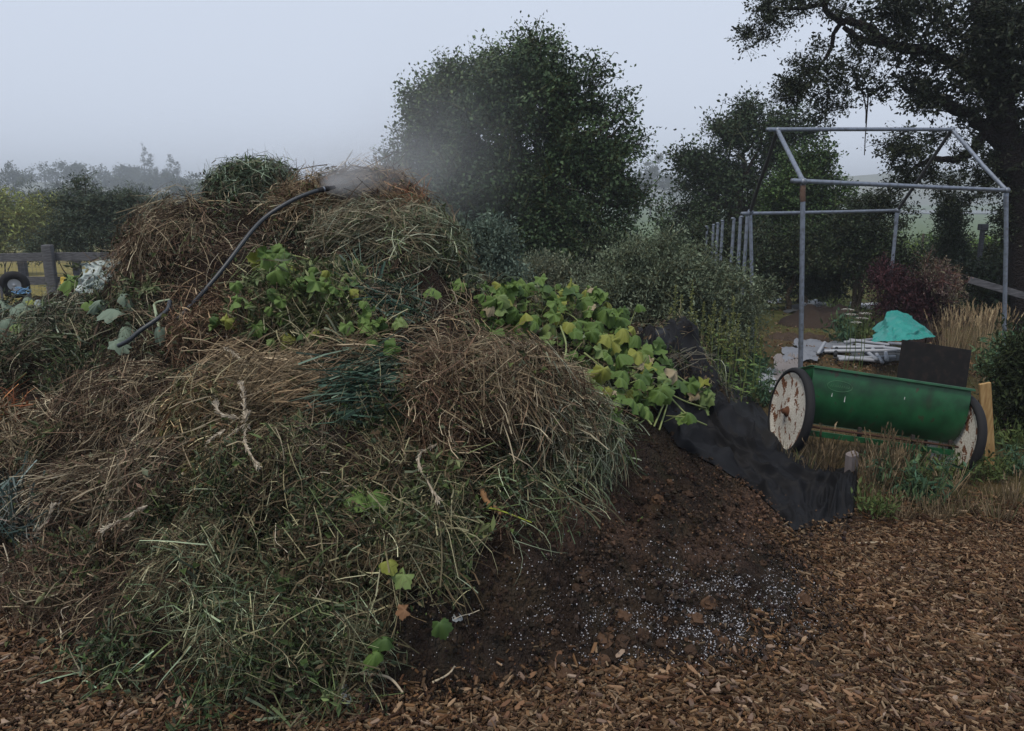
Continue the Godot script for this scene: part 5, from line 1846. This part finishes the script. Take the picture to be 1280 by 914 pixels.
	for q in [[0.165, 0.125, 0.022], [0.245, 0.122, 0.040], [0.60, 0.16, 0.014]]:
		var dr := MB.new()
		var zz := func(y: float) -> float: return lerpf(0.1725, 0.146, clampf((0.22 - y) / 0.13, 0.0, 1.0)) + 0.005
		dr.tube([Vector3(q[0], q[1], zz.call(q[1])), Vector3(q[0], q[1] - q[2] * 0.6, zz.call(q[1] - q[2] * 0.6)), Vector3(q[0], q[1] - q[2], zz.call(q[1] - q[2]))], [0.002, 0.0022, 0.0028], 5, [Color.WHITE])
		obj("paint_drip", dr.mesh(), mat(L(0.5, 0.52, 0.5), 0.5, 0.4), t)
	t.transform = Transform3D(Basis(X, Y, Zf) * Basis(Vector3.RIGHT, -0.32), A)      # tipped back on its axle
	# wooden stake behind the wheel
	var s := MB.new()
	var b0 := at(1240, 590, 4.75)
	var b1 := at(1231, 479, 4.72)
	b0.y = G(b0.x, b0.z) - 0.12
	board(s, b0, b1, 0.068, 0.02, Vector3(1, 0, 0))
	var st := obj("wooden_stake", s.mesh(), M.stake)
	tag(st, "yellowish sawn wooden stake standing behind the spreader's far wheel", "stake")

# ---------------------------------------------------------------- pipe frame
func pipe(called: String, a: Vector3, b: Vector3, r: float, parent: Node, m: Material = null) -> void:
	var mb := MB.new()
	mb.tube([a, a.lerp(b, 0.3) + rdir() * 0.005, a.lerp(b, 0.6) + rdir() * 0.007, b], [r], 12, [Color.WHITE])
	mb.smooth()
	obj(called, mb.mesh(), m if m else M.steel, parent)

func make_frame() -> void:
	var t := thing("shelter_frame", "bare galvanized pipe frame of a small shelter", "frame")
	var FL := at(1004, 227, 7.1)
	var FR := at(1258, 238, 8.4)
	var RR := at(1122, 263, 10.2)
	var RL := at(938, 265, 9.3)
	var TL := at(972, 163, 8.2)
	var TR := at(1190, 162, 9.3)
	var dn := func(p: Vector3, px: float, depth: float) -> Vector3:
		var q := at(px, 420, depth)
		return Vector3(q.x, G(q.x, q.z) - 0.1, q.z)
	pipe("post", FL, dn.call(FL, 1006, 7.1), 0.021, t)
	pipe("post", FR, dn.call(FR, 1261, 8.4), 0.021, t)
	pipe("post", RR, dn.call(RR, 1106, 10.2), 0.021, t)
	pipe("post", RL, dn.call(RL, 944, 9.3), 0.021, t)
	pipe("eave_pipe", at(990, 226, 7.05), FR, 0.021, t)
	pipe("eave_pipe", at(927, 267, 9.25), RR, 0.020, t)
	pipe("ridge_pipe", at(959, 162, 8.15), TR + (TR - TL) * 0.01, 0.021, t)
	pipe("rafter", TL, FL, 0.021, t)
	pipe("rafter", TL, RL, 0.020, t, mat(L(0.05, 0.05, 0.052), 0.6, 0.4))
	pipe("rafter", TR, FR, 0.021, t)
	pipe("rafter", TR, RR, 0.020, t, mat(L(0.05, 0.05, 0.052), 0.6, 0.4))
	for p in [FL, FR, TL, TR, RR, RL]:
		var e := MB.new()
		lathe(e, [[0.0, -0.036], [0.02, -0.034], [0.031, -0.02], [0.031, 0.02], [0.02, 0.034], [0.0, 0.036]], 14)
		e.u.clear()
		e.smooth()
		obj("elbow", e.mesh(), M.steel, t).position = p
	var rusty := mat(L(0.13, 0.085, 0.065), 0.8, 0.3)
	for e in [[FL, dn.call(FL, 1006, 7.1)], [FR, dn.call(FR, 1261, 8.4)], [RR, dn.call(RR, 1106, 10.2)]]:
		var sd: Vector3 = (e[1] - e[0]).normalized()
		pipe("sleeve", e[0] + sd * 0.03, e[0] + sd * 0.17, 0.0245, t, rusty if e[0] == FL else M.steel)
	rebase(t, dn.call(FL, 1006, 7.1))
	# row of metal fence posts behind the bush
	for q in [[883, 283, 14.2], [892, 281, 13.2], [897, 279, 12.4], [903, 276, 11.6], [916, 273, 10.9], [927, 271, 10.3], [934, 269, 9.9]]:
		var top := at(q[0], q[1], q[2])
		var o := thing("metal_post", "slim grey steel post in a row behind the bush", "post", Vector3(top.x, G(top.x, top.z), top.z), "steel posts behind the bush")
		var mb := MB.new()
		var h: float = top.y - o.position.y
		mb.tube([Vector3(0, -0.2, 0), Vector3(R(-0.02, 0.02), h, 0)], [0.021], 10, [Color.WHITE])
		mb.smooth()
		obj("tube", mb.mesh(), M.steel, o)
		var cap := MB.new()
		cap.tube([Vector3(0, h - 0.01, 0), Vector3(0, h + 0.012, 0)], [0.025, 0.022], 10, [Color.WHITE])
		cap.smooth()
		obj("cap", cap.mesh(), M.steel, o)

# ---------------------------------------------------------------- the yard behind
func tuft(n: int, h0: float, h1: float, cols: Array, head: float, lean := 0.35, leafy := 0) -> MB:
	var mb := MB.new()
	for k in n:
		var a := R(0, TAU)
		var d := Vector3(cos(a) * R(0, lean), 1.0, sin(a) * R(0, lean)).normalized()
		var h := R(h0, h1)
		var p := Vector3(cos(a), 0, sin(a)) * R(0, 0.10)
		var c := shade(pick(cols), R(0.65, 1.2))
		var base := mb.v.size()
		strand(mb, p - Vector3(0, 0.02, 0), d, h, 0.0019, R(0.1, 0.5), c, 4 if n > 20 else 2)
		if head > 0.0 and rng.randf() < 0.7:
			var top: Vector3 = (mb.v[mb.v.size() - 1] + mb.v[mb.v.size() - 2]) * 0.5
			var dd: Vector3 = (top - (mb.v[mb.v.size() - 3] + mb.v[mb.v.size() - 4]) * 0.5).normalized()
			for j in 12:
				strand(mb, top - dd * head * (1.0 - j / 12.0), (dd + rdir() * 0.35).normalized(), head * 0.3, 0.0022, 0.2, shade(c, R(0.9, 1.35)), 1)
		for j in leafy:
			mb.leaf(p + d * h * R(0.1, 0.9), (rdir() + Vector3(0, 0.3, 0)).normalized(), rdir(), R(0.03, 0.07), R(0.01, 0.02), c)
	return mb

func ground_at(px: float, py: float) -> Vector3:
	var r := ray(px, py)
	var t := 1.0
	while t < 60.0:
		var p := Vector3(0, EYE, 0) + r * t
		if p.y < G(p.x, p.z): return Vector3(p.x, G(p.x, p.z), p.z)
		t += 0.02
	return Vector3(0, EYE, 0) + r * t

func crumple(nu: int, nv: int, f: Callable) -> MB:
	var mb := MB.new()
	for j in nv + 1:
		for i in nu + 1:
			mb.vert(f.call(float(i) / nu, float(j) / nv))
	for j in nv:
		for i in nu:
			var a := j * (nu + 1) + i
			mb.quad(a, a + 1, a + nu + 2, a + nu + 1)
	mb.smooth()
	return mb

func mound(c: Vector3, rx: float, rz: float, h: float, s: float, detail := 1.0) -> MB:
	return crumple(26, 26, func(u: float, v: float) -> Vector3:
		var x := (u - 0.5) * 2.0
		var z := (v - 0.5) * 2.0
		var d := sqrt(x * x + z * z)
		var y := h * maxf(0.0, 1.0 - d * d) ** 0.8 * (1.0 + 0.6 * noise.get_noise_2d(x * 1.4 + s, z * 1.4)) + detail * 0.05 * noise.get_noise_2d(x * 5.0 + s, z * 5.0)
		var gx := c.x + x * rx
		var gz := c.z + z * rz
		return Vector3(gx, G(gx, gz) - 0.03 + (y if d < 1.0 else -0.05), gz))

func make_yard() -> void:
	# turquoise tarp over a mound
	var tc := ground_at(1130, 430)
	var tp := thing("turquoise_tarp", "crumpled turquoise plastic tarp on a low mound", "tarp")
	var tarp_m := mat(L(0.025, 0.24, 0.21), 0.4, 0.45)
	var tb := crumple(40, 30, func(u: float, v: float) -> Vector3:
		var px := lerpf(1092, 1166, u)
		var top := 424.0 - 36.0 * sin(PI * clampf(u * 0.75 + 0.22, 0, 1)) + (8.0 if u < 0.2 else 0.0)
		var py := lerpf(top, 428.0 - 6.0 * u, v)
		var dep := lerpf(8.3, 7.5, v)
		var p := at(px, py, dep)
		p += Vector3(0, 0.03, 0.09) * noise.get_noise_2d(u * 3.0, v * 2.5) + Vector3(0, 0.025, 0.03) * (absf(noise.get_noise_2d(u * 7.0 + v * 5.0, v * 3.0)) - 0.2)
		return p)
	obj("sheet", tb.mesh(), tarp_m, tp)
	rebase(tp, tc)
	for q in [[1150, 425, 0.35, 0.3, 0.22, Color(0.045, 0.032, 0.03), "dark reddish soil mound in front of the turquoise tarp"], [1035, 405, 0.8, 0.7, 0.30, Color(0.065, 0.048, 0.039), "brown earth mound between the pipes and scrap sheets"], [1000, 425, 0.5, 0.4, 0.10, Color(0.09, 0.065, 0.05), "low heap of bare dirt beside the grey sheets"], [1190, 405, 0.8, 0.5, 0.25, Color(0.03, 0.025, 0.02), "low dark mound under the dry grass by the frame"]]:
		var c := ground_at(q[0], q[1])
		var o := obj("earth_mound", mound(c, q[2], q[3], q[4], q[0]).mesh(), M.soil.duplicate())
		o.material_override.vertex_color_use_as_albedo = false
		o.material_override.albedo_color = L(q[5].r, q[5].g, q[5].b)
		tag(o, q[6], "mound")
	# sheets of grey plastic
	var grey := mat(L(0.17, 0.18, 0.205), 0.5, 0.4)
	var dark := mat(L(0.05, 0.055, 0.06), 0.6, 0.4)
	var wht := mat(L(0.33, 0.35, 0.38), 0.5, 0.4)
	for q in [[1030, 438, 42, 9, grey, "grey plastic sheet lying under the white pipes"], [1000, 447, 26, 10, grey, "grey plastic sheet beside the frame's front post"], [985, 468, 22, 22, mat(L(0.20, 0.18, 0.175), 0.7, 0.3), "pale flagstone coloured sheet beside the spreader wheel"], [1010, 388, 34, 6, dark, "dark plastic scrap beside the earth mound"], [1020, 382, 22, 5, wht, "white crumpled plastic strip on the earth mound"], [1095, 448, 40, 10, dark, "dark sheet under the tangled pipes"], [1080, 385, 22, 5, wht, "pale sheet behind the white umbel flowers"], [958, 480, 12, 16, wht, "white plastic scrap beside the amaranth"], [968, 378, 10, 4, wht, "small white scrap on the dirt path"]]:
		var o := crumple(24, 14, func(u: float, v: float) -> Vector3:
			var p := ground_at(q[0] + (u - 0.5) * 2.0 * q[2] * (0.85 + 0.2 * noise.get_noise_2d(v * 3.0, q[0])), q[1] + (v - 0.5) * 2.0 * q[3] * (0.85 + 0.3 * noise.get_noise_2d(u * 3.0, q[1])))
			return p + Vector3(0, 0.03 + 0.08 * absf(noise.get_noise_2d(p.x * 2.2, p.z * 1.2)) + 0.010 * noise.get_noise_2d(p.x * 8.0, p.z * 8.0), 0))
		var m := obj("plastic_sheet", o.mesh(), q[4])
		tag(m, q[5], "sheet")
	# pipes
	var pw := mat(L(0.34, 0.36, 0.40), 0.45, 0.45)
	for q in [[1030, 449, 1120, 452, 0], [1022, 452, 1030, 440, 0], [1048, 460, 1118, 455, 0], [1040, 444, 1105, 444, 0], [1078, 446, 1095, 463, 0], [1090, 446, 1102, 464, 0], [1106, 448, 1107, 466, 0], [1055, 437, 1100, 432, 0], [1070, 440, 1125, 447, 0], [1042, 456, 1100, 462, 0], [1110, 438, 1135, 440, 0], [1045, 445, 1043, 458, 1], [1062, 434, 1110, 441, 0]]:
		var a := ground_at(q[0], q[1])
		var b := ground_at(q[2], q[3])
		var mb := MB.new()
		mb.tube([a + Vector3(0, 0.09, 0), b + Vector3(0, R(0.07, 0.13), 0)], [0.02], 10, [Color.WHITE])
		mb.smooth()
		var o := obj("loose_pipe", mb.mesh(), pw if q[4] == 0 else M.rubber)
		tag(o, "pale plastic pipe in the tangled pile behind the spreader" if q[4] == 0 else "short black pipe standing among the pale ones", "pipe", "pipes piled behind the spreader" if q[4] == 0 else "")
	var sb := MB.new()
	var stone_at := ground_at(1062, 608)
	sb.box(Transform3D(Basis.from_euler(Vector3(0.1, 0.4, 0.12)), stone_at + Vector3(0, 0.08, 0)), Vector3(0.07, 0.24, 0.05), Color.WHITE, 0.012)
	tag(obj("stone_block", sb.mesh(), mat(L(0.2, 0.175, 0.175), 0.9, 0.2)), "pale upright stone block under the spreader hopper", "stone")
	# grey plank, box on a post
	var bo := MB.new()
	board(bo, at(1212, 350, 10.5), at(1285, 371, 10.5), 0.09, 0.03)
	tag(obj("grey_plank", bo.mesh(), M.grey_wood), "weathered grey plank leaning in the hedge", "plank")
	var bp := at(1229, 284, 13.0)
	var bx := thing("post_box", "small dark box on a post in the hedge gap", "box")
	var b1 := MB.new()
	b1.box(Transform3D(Basis(), bp), Vector3(0.12, 0.10, 0.12), Color.WHITE, 0.01)
	obj("box", b1.mesh(), M.grey_wood, bx)
	b1 = MB.new()
	b1.box(Transform3D(Basis(), Vector3(bp.x, (G(bp.x, bp.z) - 0.1 + bp.y - 0.052) * 0.5, bp.z)), Vector3(0.06, bp.y - 0.052 - G(bp.x, bp.z) + 0.1, 0.06), Color.WHITE, 0.006)
	obj("post", b1.mesh(), M.grey_wood, bx)
	rebase(bx, Vector3(bp.x, G(bp.x, bp.z), bp.z))
	# amaranth
	var am := vmat(0.65, 0.3, 0.2)
	for q in [[845, 358], [852, 368], [866, 352], [838, 385], [880, 378], [893, 378], [901, 385], [910, 392], [887, 395], [918, 372], [924, 392], [946, 398], [936, 410], [870, 390], [858, 398], [952, 420], [905, 408], [928, 425], [915, 418]]:
		var dep := R(5.7, 6.4)
		var top := at(q[0], q[1], dep)
		var g := Vector3(top.x, surf(top.x, -dep), -dep)
		var h := top.y - g.y
		var t := thing("amaranth_plant", "upright green amaranth with a tall seed spike behind the fabric", "plant", g, "amaranth plants behind the fabric")
		var lx := R(-0.05, 0.05)
		var mb := MB.new()
		mb.tube([Vector3(-lx, -0.05, 0), Vector3(0, h * 0.5, 0), Vector3(0, h, 0)], [0.006, 0.005, 0.002], 6, [Color(0.13, 0.17, 0.06)])
		obj("stem", mb.mesh(), am, t)
		mb = MB.new()
		var sp := h * R(0.3, 0.45)
		for k in 130:
			var f := rng.randf()
			var c := Vector3(0, h - sp * f, 0) + rdir() * 0.012 * (0.4 + f)
			mb.leaf(c, (rdir() + Vector3(0, 0.6, 0)).normalized(), rdir(), 0.018, 0.010, shade(Color(0.17, 0.18, 0.065), R(0.6, 1.25)))
		obj("seed_spike", mb.mesh(), am, t)
		for k in 11:
			var b := MB.new()
			var a := R(0, TAU)
			var y := h * R(0.1, 0.72)
			var s := R(0.05, 0.095)
			var d := Vector3(cos(a), R(-0.2, 0.4), sin(a)).normalized()
			b.leaf(Vector3(0, y, 0) + d * 0.03, d, (Vector3.UP + rdir() * 0.4).normalized(), s, s * 0.42, shade(Color(0.10, 0.16, 0.045), R(0.7, 1.4)), 0.2)
			obj("leaf", b.mesh(), am, t)
	# dry grass tufts round the spreader and in the yard
	var drycol := [Color(0.19, 0.14, 0.085), Color(0.13, 0.095, 0.055), Color(0.27, 0.21, 0.135), Color(0.08, 0.062, 0.038)]
	var tan_t := [tuft(60, 0.12, 0.32, drycol, 0.06).mesh(), tuft(60, 0.10, 0.26, drycol, 0.05, 0.6).mesh(), tuft(70, 0.08, 0.22, drycol + [Color(0.10, 0.12, 0.05)], 0.0, 0.7).mesh()]
	var tall := [tuft(46, 0.4, 0.62, [Color(0.33, 0.25, 0.15), Color(0.42, 0.33, 0.2), Color(0.24, 0.17, 0.1)], 0.12, 0.4).mesh(), tuft(50, 0.35, 0.7, [Color(0.28, 0.25, 0.15), Color(0.20, 0.19, 0.10)], 0.1, 0.5).mesh()]
	var green_t := [tuft(50, 0.08, 0.26, [Color(0.06, 0.09, 0.03), Color(0.09, 0.12, 0.04)], 0.0, 0.7, 3).mesh(), tuft(40, 0.1, 0.3, [Color(0.05, 0.10, 0.06), Color(0.07, 0.11, 0.05)], 0.0, 0.6, 5).mesh()]
	var spots := []
	for q in [[985, 582], [1008, 590], [1040, 588], [1088, 626], [1112, 640], [1135, 616], [1158, 642], [1190, 646], [1212, 640], [1245, 650], [1130, 650], [1175, 652], [1270, 632], [1180, 614]]:
		spots.append([q[0], q[1], tan_t[1 + rng.randi() % 2], R(0.5, 0.9), "dry_grass_tuft", "tan dry grass tuft with seed heads around the spreader", "dry grass around the spreader"])
	for q in [[1090, 618], [1112, 612], [1128, 606], [1030, 592], [1096, 600]]:
		spots.append([q[0], q[1], tan_t[0], R(0.95, 1.25), "foxtail_grass", "tall foxtail grass with pale heads before the hopper", "foxtail grass before the hopper"])
	for q in [[1185, 445], [1200, 442], [1215, 440], [1230, 445], [1245, 440], [1195, 435], [1175, 440], [1222, 432]]:
		spots.append([q[0], q[1], tall[0], R(0.8, 1.1), "tall_dry_grass", "tall tan dry grass behind the spreader lid", "tall dry grass behind the lid"])
	for q in [[1180, 395], [1195, 390], [1205, 398], [1170, 400], [1212, 385]]:
		spots.append([q[0], q[1], tall[1], R(0.9, 1.2), "wispy_grass", "wispy pale oat grass in front of the dark hedge", "wispy grass before the hedge"])
	for q in [[1095, 610], [1110, 600], [1140, 615], [1095, 645], [1150, 628], [1200, 600], [1240, 600], [1265, 590], [1155, 600], [1230, 575], [1262, 560], [1275, 540], [1250, 540]]:
		spots.append([q[0], q[1], green_t[rng.randi() % 2], R(0.7, 1.2), "green_weed", "low green weed growing under the spreader", "green weeds under the spreader"])
	for q in [[1060, 420], [1075, 425], [1050, 410], [1065, 400], [1085, 410], [1040, 395], [1090, 398], [1055, 430], [990, 372], [1100, 390], [1030, 380], [1010, 370], [1250, 460], [1270, 470], [1235, 470], [1262, 450], [1275, 490], [1255, 500], [1270, 515]]:
		spots.append([q[0], q[1], green_t[rng.randi() % 2], R(1.0, 1.9), "tall_weed", "leafy green weed clump in the yard beyond the spreader", "weeds in the yard"])
	for q in [[965, 358], [955, 360], [975, 362], [985, 355]]:
		spots.append([q[0], q[1], tan_t[2], R(1.5, 2.2), "brown_sedge", "brown sedge clump beside the rear post", "sedge by the rear post"])
	for q in [[935, 480], [948, 492], [955, 508], [940, 468], [925, 458], [952, 475]]:
		spots.append([q[0], q[1], green_t[1], R(0.9, 1.3), "silver_weed", "low grey green weed at the foot of the amaranth", "weeds at the amaranth's foot"])
	for s in spots:
		var p := hit(s[0], s[1])
		var o := obj(s[4], s[2], M.strand)
		o.transform = Transform3D(Basis.from_euler(Vector3(R(-0.1, 0.1), R(0, TAU), R(-0.1, 0.1))).scaled(Vector3.ONE * s[3]), Vector3(p.x, surf(p.x, p.z), p.z))
		tag(o, s[5], "grass" if "grass" in s[4] or "sedge" in s[4] else "weed", s[6])
	# thin dry turf over the yard
	var turf := [tm(tuft(14, 0.03, 0.09, drycol, 0.0, 1.0)), tm(tuft(14, 0.03, 0.10, [Color(0.10, 0.12, 0.04), Color(0.15, 0.14, 0.06)], 0.0, 1.0)), tm(tuft(14, 0.03, 0.11, [Color(0.07, 0.085, 0.03), Color(0.17, 0.14, 0.07)], 0.0, 0.8))]
	var wh := []
	var xf := []
	var cl := []
	while xf.size() < 2000:
		var z := -(4.0 + 12.0 * pow(rng.randf(), 1.6))
		var x := R(1.0, 1.0 - z * 0.75)
		var p := Vector3(x, G(x, z), z)
		var q := project(p)
		if q.x > 1330 or q.x < 880: continue
		if hh(x, z) > p.y + 0.02: continue
		var bare := noise.get_noise_2d(x * 1.2 + 30.0, z * 1.2)
		if q.x < 1090 and q.y > 360 and q.y < 470 and bare < 0.25: continue
		if q.y > 560 and bare < R(-0.2, 0.3): continue
		wh.append(0 if rng.randf() < 0.55 else (1 if rng.randf() < 0.5 else 2))
		var s := R(0.35, 0.9) if z > -6.0 else R(0.6, 1.3)
		xf.append(Transform3D(Basis.from_euler(Vector3(0, R(0, TAU), 0)).scaled(Vector3(s, s, s)), p))
		cl.append(qs(Color.WHITE, 0.6, 1.1))
	var tf := multi("dry_turf", turf, M.strand, wh, xf, cl)
	tag(tf, "thin dry turf covering the yard around the spreader", "grass", "", "stuff")
	# bits of bark, straw and rubble on the bare ground
	var bits := [tm(chip_mesh(12, 0.2)), tm(chip_mesh(12, 0.2)), crumbs(14, 0.2)]
	wh = []
	xf = []
	cl = []
	for k in 420:
		var p := ground_at(R(960, 1250), R(362, 480))
		wh.append(rng.randi() % 3)
		var s := R(0.8, 1.8)
		xf.append(Transform3D(Basis.from_euler(Vector3(0, R(0, TAU), 0)).scaled(Vector3(s, s, s)), p + Vector3(0, 0.006, 0)))
		cl.append(qs(Color(0.9, 0.95, 1.0), 0.5, 1.4))
	var bb := multi("yard_litter", bits, M.chip, wh, xf, cl)
	tag(bb, "scattered bark bits and rubble on the bare yard", "litter", "", "stuff")
	# purple shrub, white umbels
	var pl := [leaf_cluster(36, 0.16, 0.03, 0.5, 6, Color(0.8, 0.5, 0.5))]
	bush("purple_shrub", "dark purple leaved shrub behind the turquoise tarp", "bush", [[1145, 360, 30, 20], [1110, 355, 22, 18], [1170, 375, 26, 20], [1130, 380, 34, 18]], 9.6, 330, pl, [Color(0.055, 0.028, 0.034), Color(0.075, 0.036, 0.042), Color(0.035, 0.022, 0.026)], 1.0, 1150, "", 0.2)
	bush("mottled_weed", "thin pinkish weed thicket beside the wispy grass", "bush", [[1180, 352, 16, 22], [1165, 340, 12, 16], [1195, 360, 14, 22]], 9.4, 60, pl, [Color(0.15, 0.11, 0.10), Color(0.18, 0.16, 0.11)], 0.9, 1178, "", 0.1)
	for q in [[1064, 392], [1078, 397], [1082, 391], [1070, 402], [1060, 386]]:
		var top := at(q[0], q[1], 7.2)
		var g := Vector3(top.x, G(top.x, -7.2), -7.2)
		var h := top.y - g.y
		var t := thing("umbel_flower", "white flat topped umbel flower on a thin stem", "flower", g, "white umbels in the yard")
		var mb := MB.new()
		mb.tube([Vector3(0, -0.03, 0), Vector3(0.02, h * 0.5, 0), Vector3(0, h - 0.02, 0)], [0.003], 5, [Color(0.09, 0.13, 0.05)])
		obj("stem", mb.mesh(), am, t)
		mb = MB.new()
		for k in 70:
			var a := R(0, TAU)
			var r := 0.05 * sqrt(rng.randf())
			var c := Vector3(cos(a) * r, h - r * 0.15, sin(a) * r)
			mb.leaf(c, Vector3(cos(a), 0, sin(a)), Vector3.UP, 0.009, 0.009, Color(0.6, 0.6, 0.55))
		obj("flower_head", mb.mesh(), am, t)

# ---------------------------------------------------------------- spray and drifting mist
func make_mist() -> void:
	for q in [  # px, py, depth, radius x, y, z (m), density in the middle
		[420, 231, 4.36, 0.07, 0.045, 0.06, 10.0], [436, 226, 4.38, 0.13, 0.08, 0.10, 4.0], [458, 220, 4.4, 0.2, 0.11, 0.14, 1.6], [486, 208, 4.6, 0.3, 0.18, 0.2, 0.6], [420, 206, 4.6, 0.2, 0.14, 0.14, 0.5], [512, 185, 5.0, 0.4, 0.4, 0.3, 0.18], [396, 196, 4.9, 0.26, 0.14, 0.2, 0.3],
		[550, 165, 8.0, 0.85, 1.05, 0.7, 0.075], [520, 200, 7.0, 0.7, 0.5, 0.6, 0.08], [350, 205, 6.2, 1.1, 0.35, 0.6, 0.06],
	]:
		var fv := Node3D.new()
		fv.name = numbered("mist")
		add_child(fv)
		fv.position = at(q[0], q[1], q[2])
		tag(fv, "white spray at the hose nozzle" if q[6] > 0.5 else "thin mist drifting from the spraying hose", "mist", "spray at the nozzle" if q[6] > 0.5 else "mist from the hose", "stuff")
		for k in 5:
			var f := FogVolume.new()
			f.name = "puff"
			f.shape = RenderingServer.FOG_VOLUME_SHAPE_ELLIPSOID
			f.size = Vector3(q[3], q[4], q[5]) * (2.5 - 0.45 * k)
			f.position = Vector3(R(-0.06, 0.06) * q[3], R(-0.06, 0.06) * q[4], 0)
			var fm := FogMaterial.new()
			fm.density = q[6] * 0.2
			fm.albedo = Color(0.97, 0.98, 1.0)
			f.material = fm
			fv.add_child(f, true)
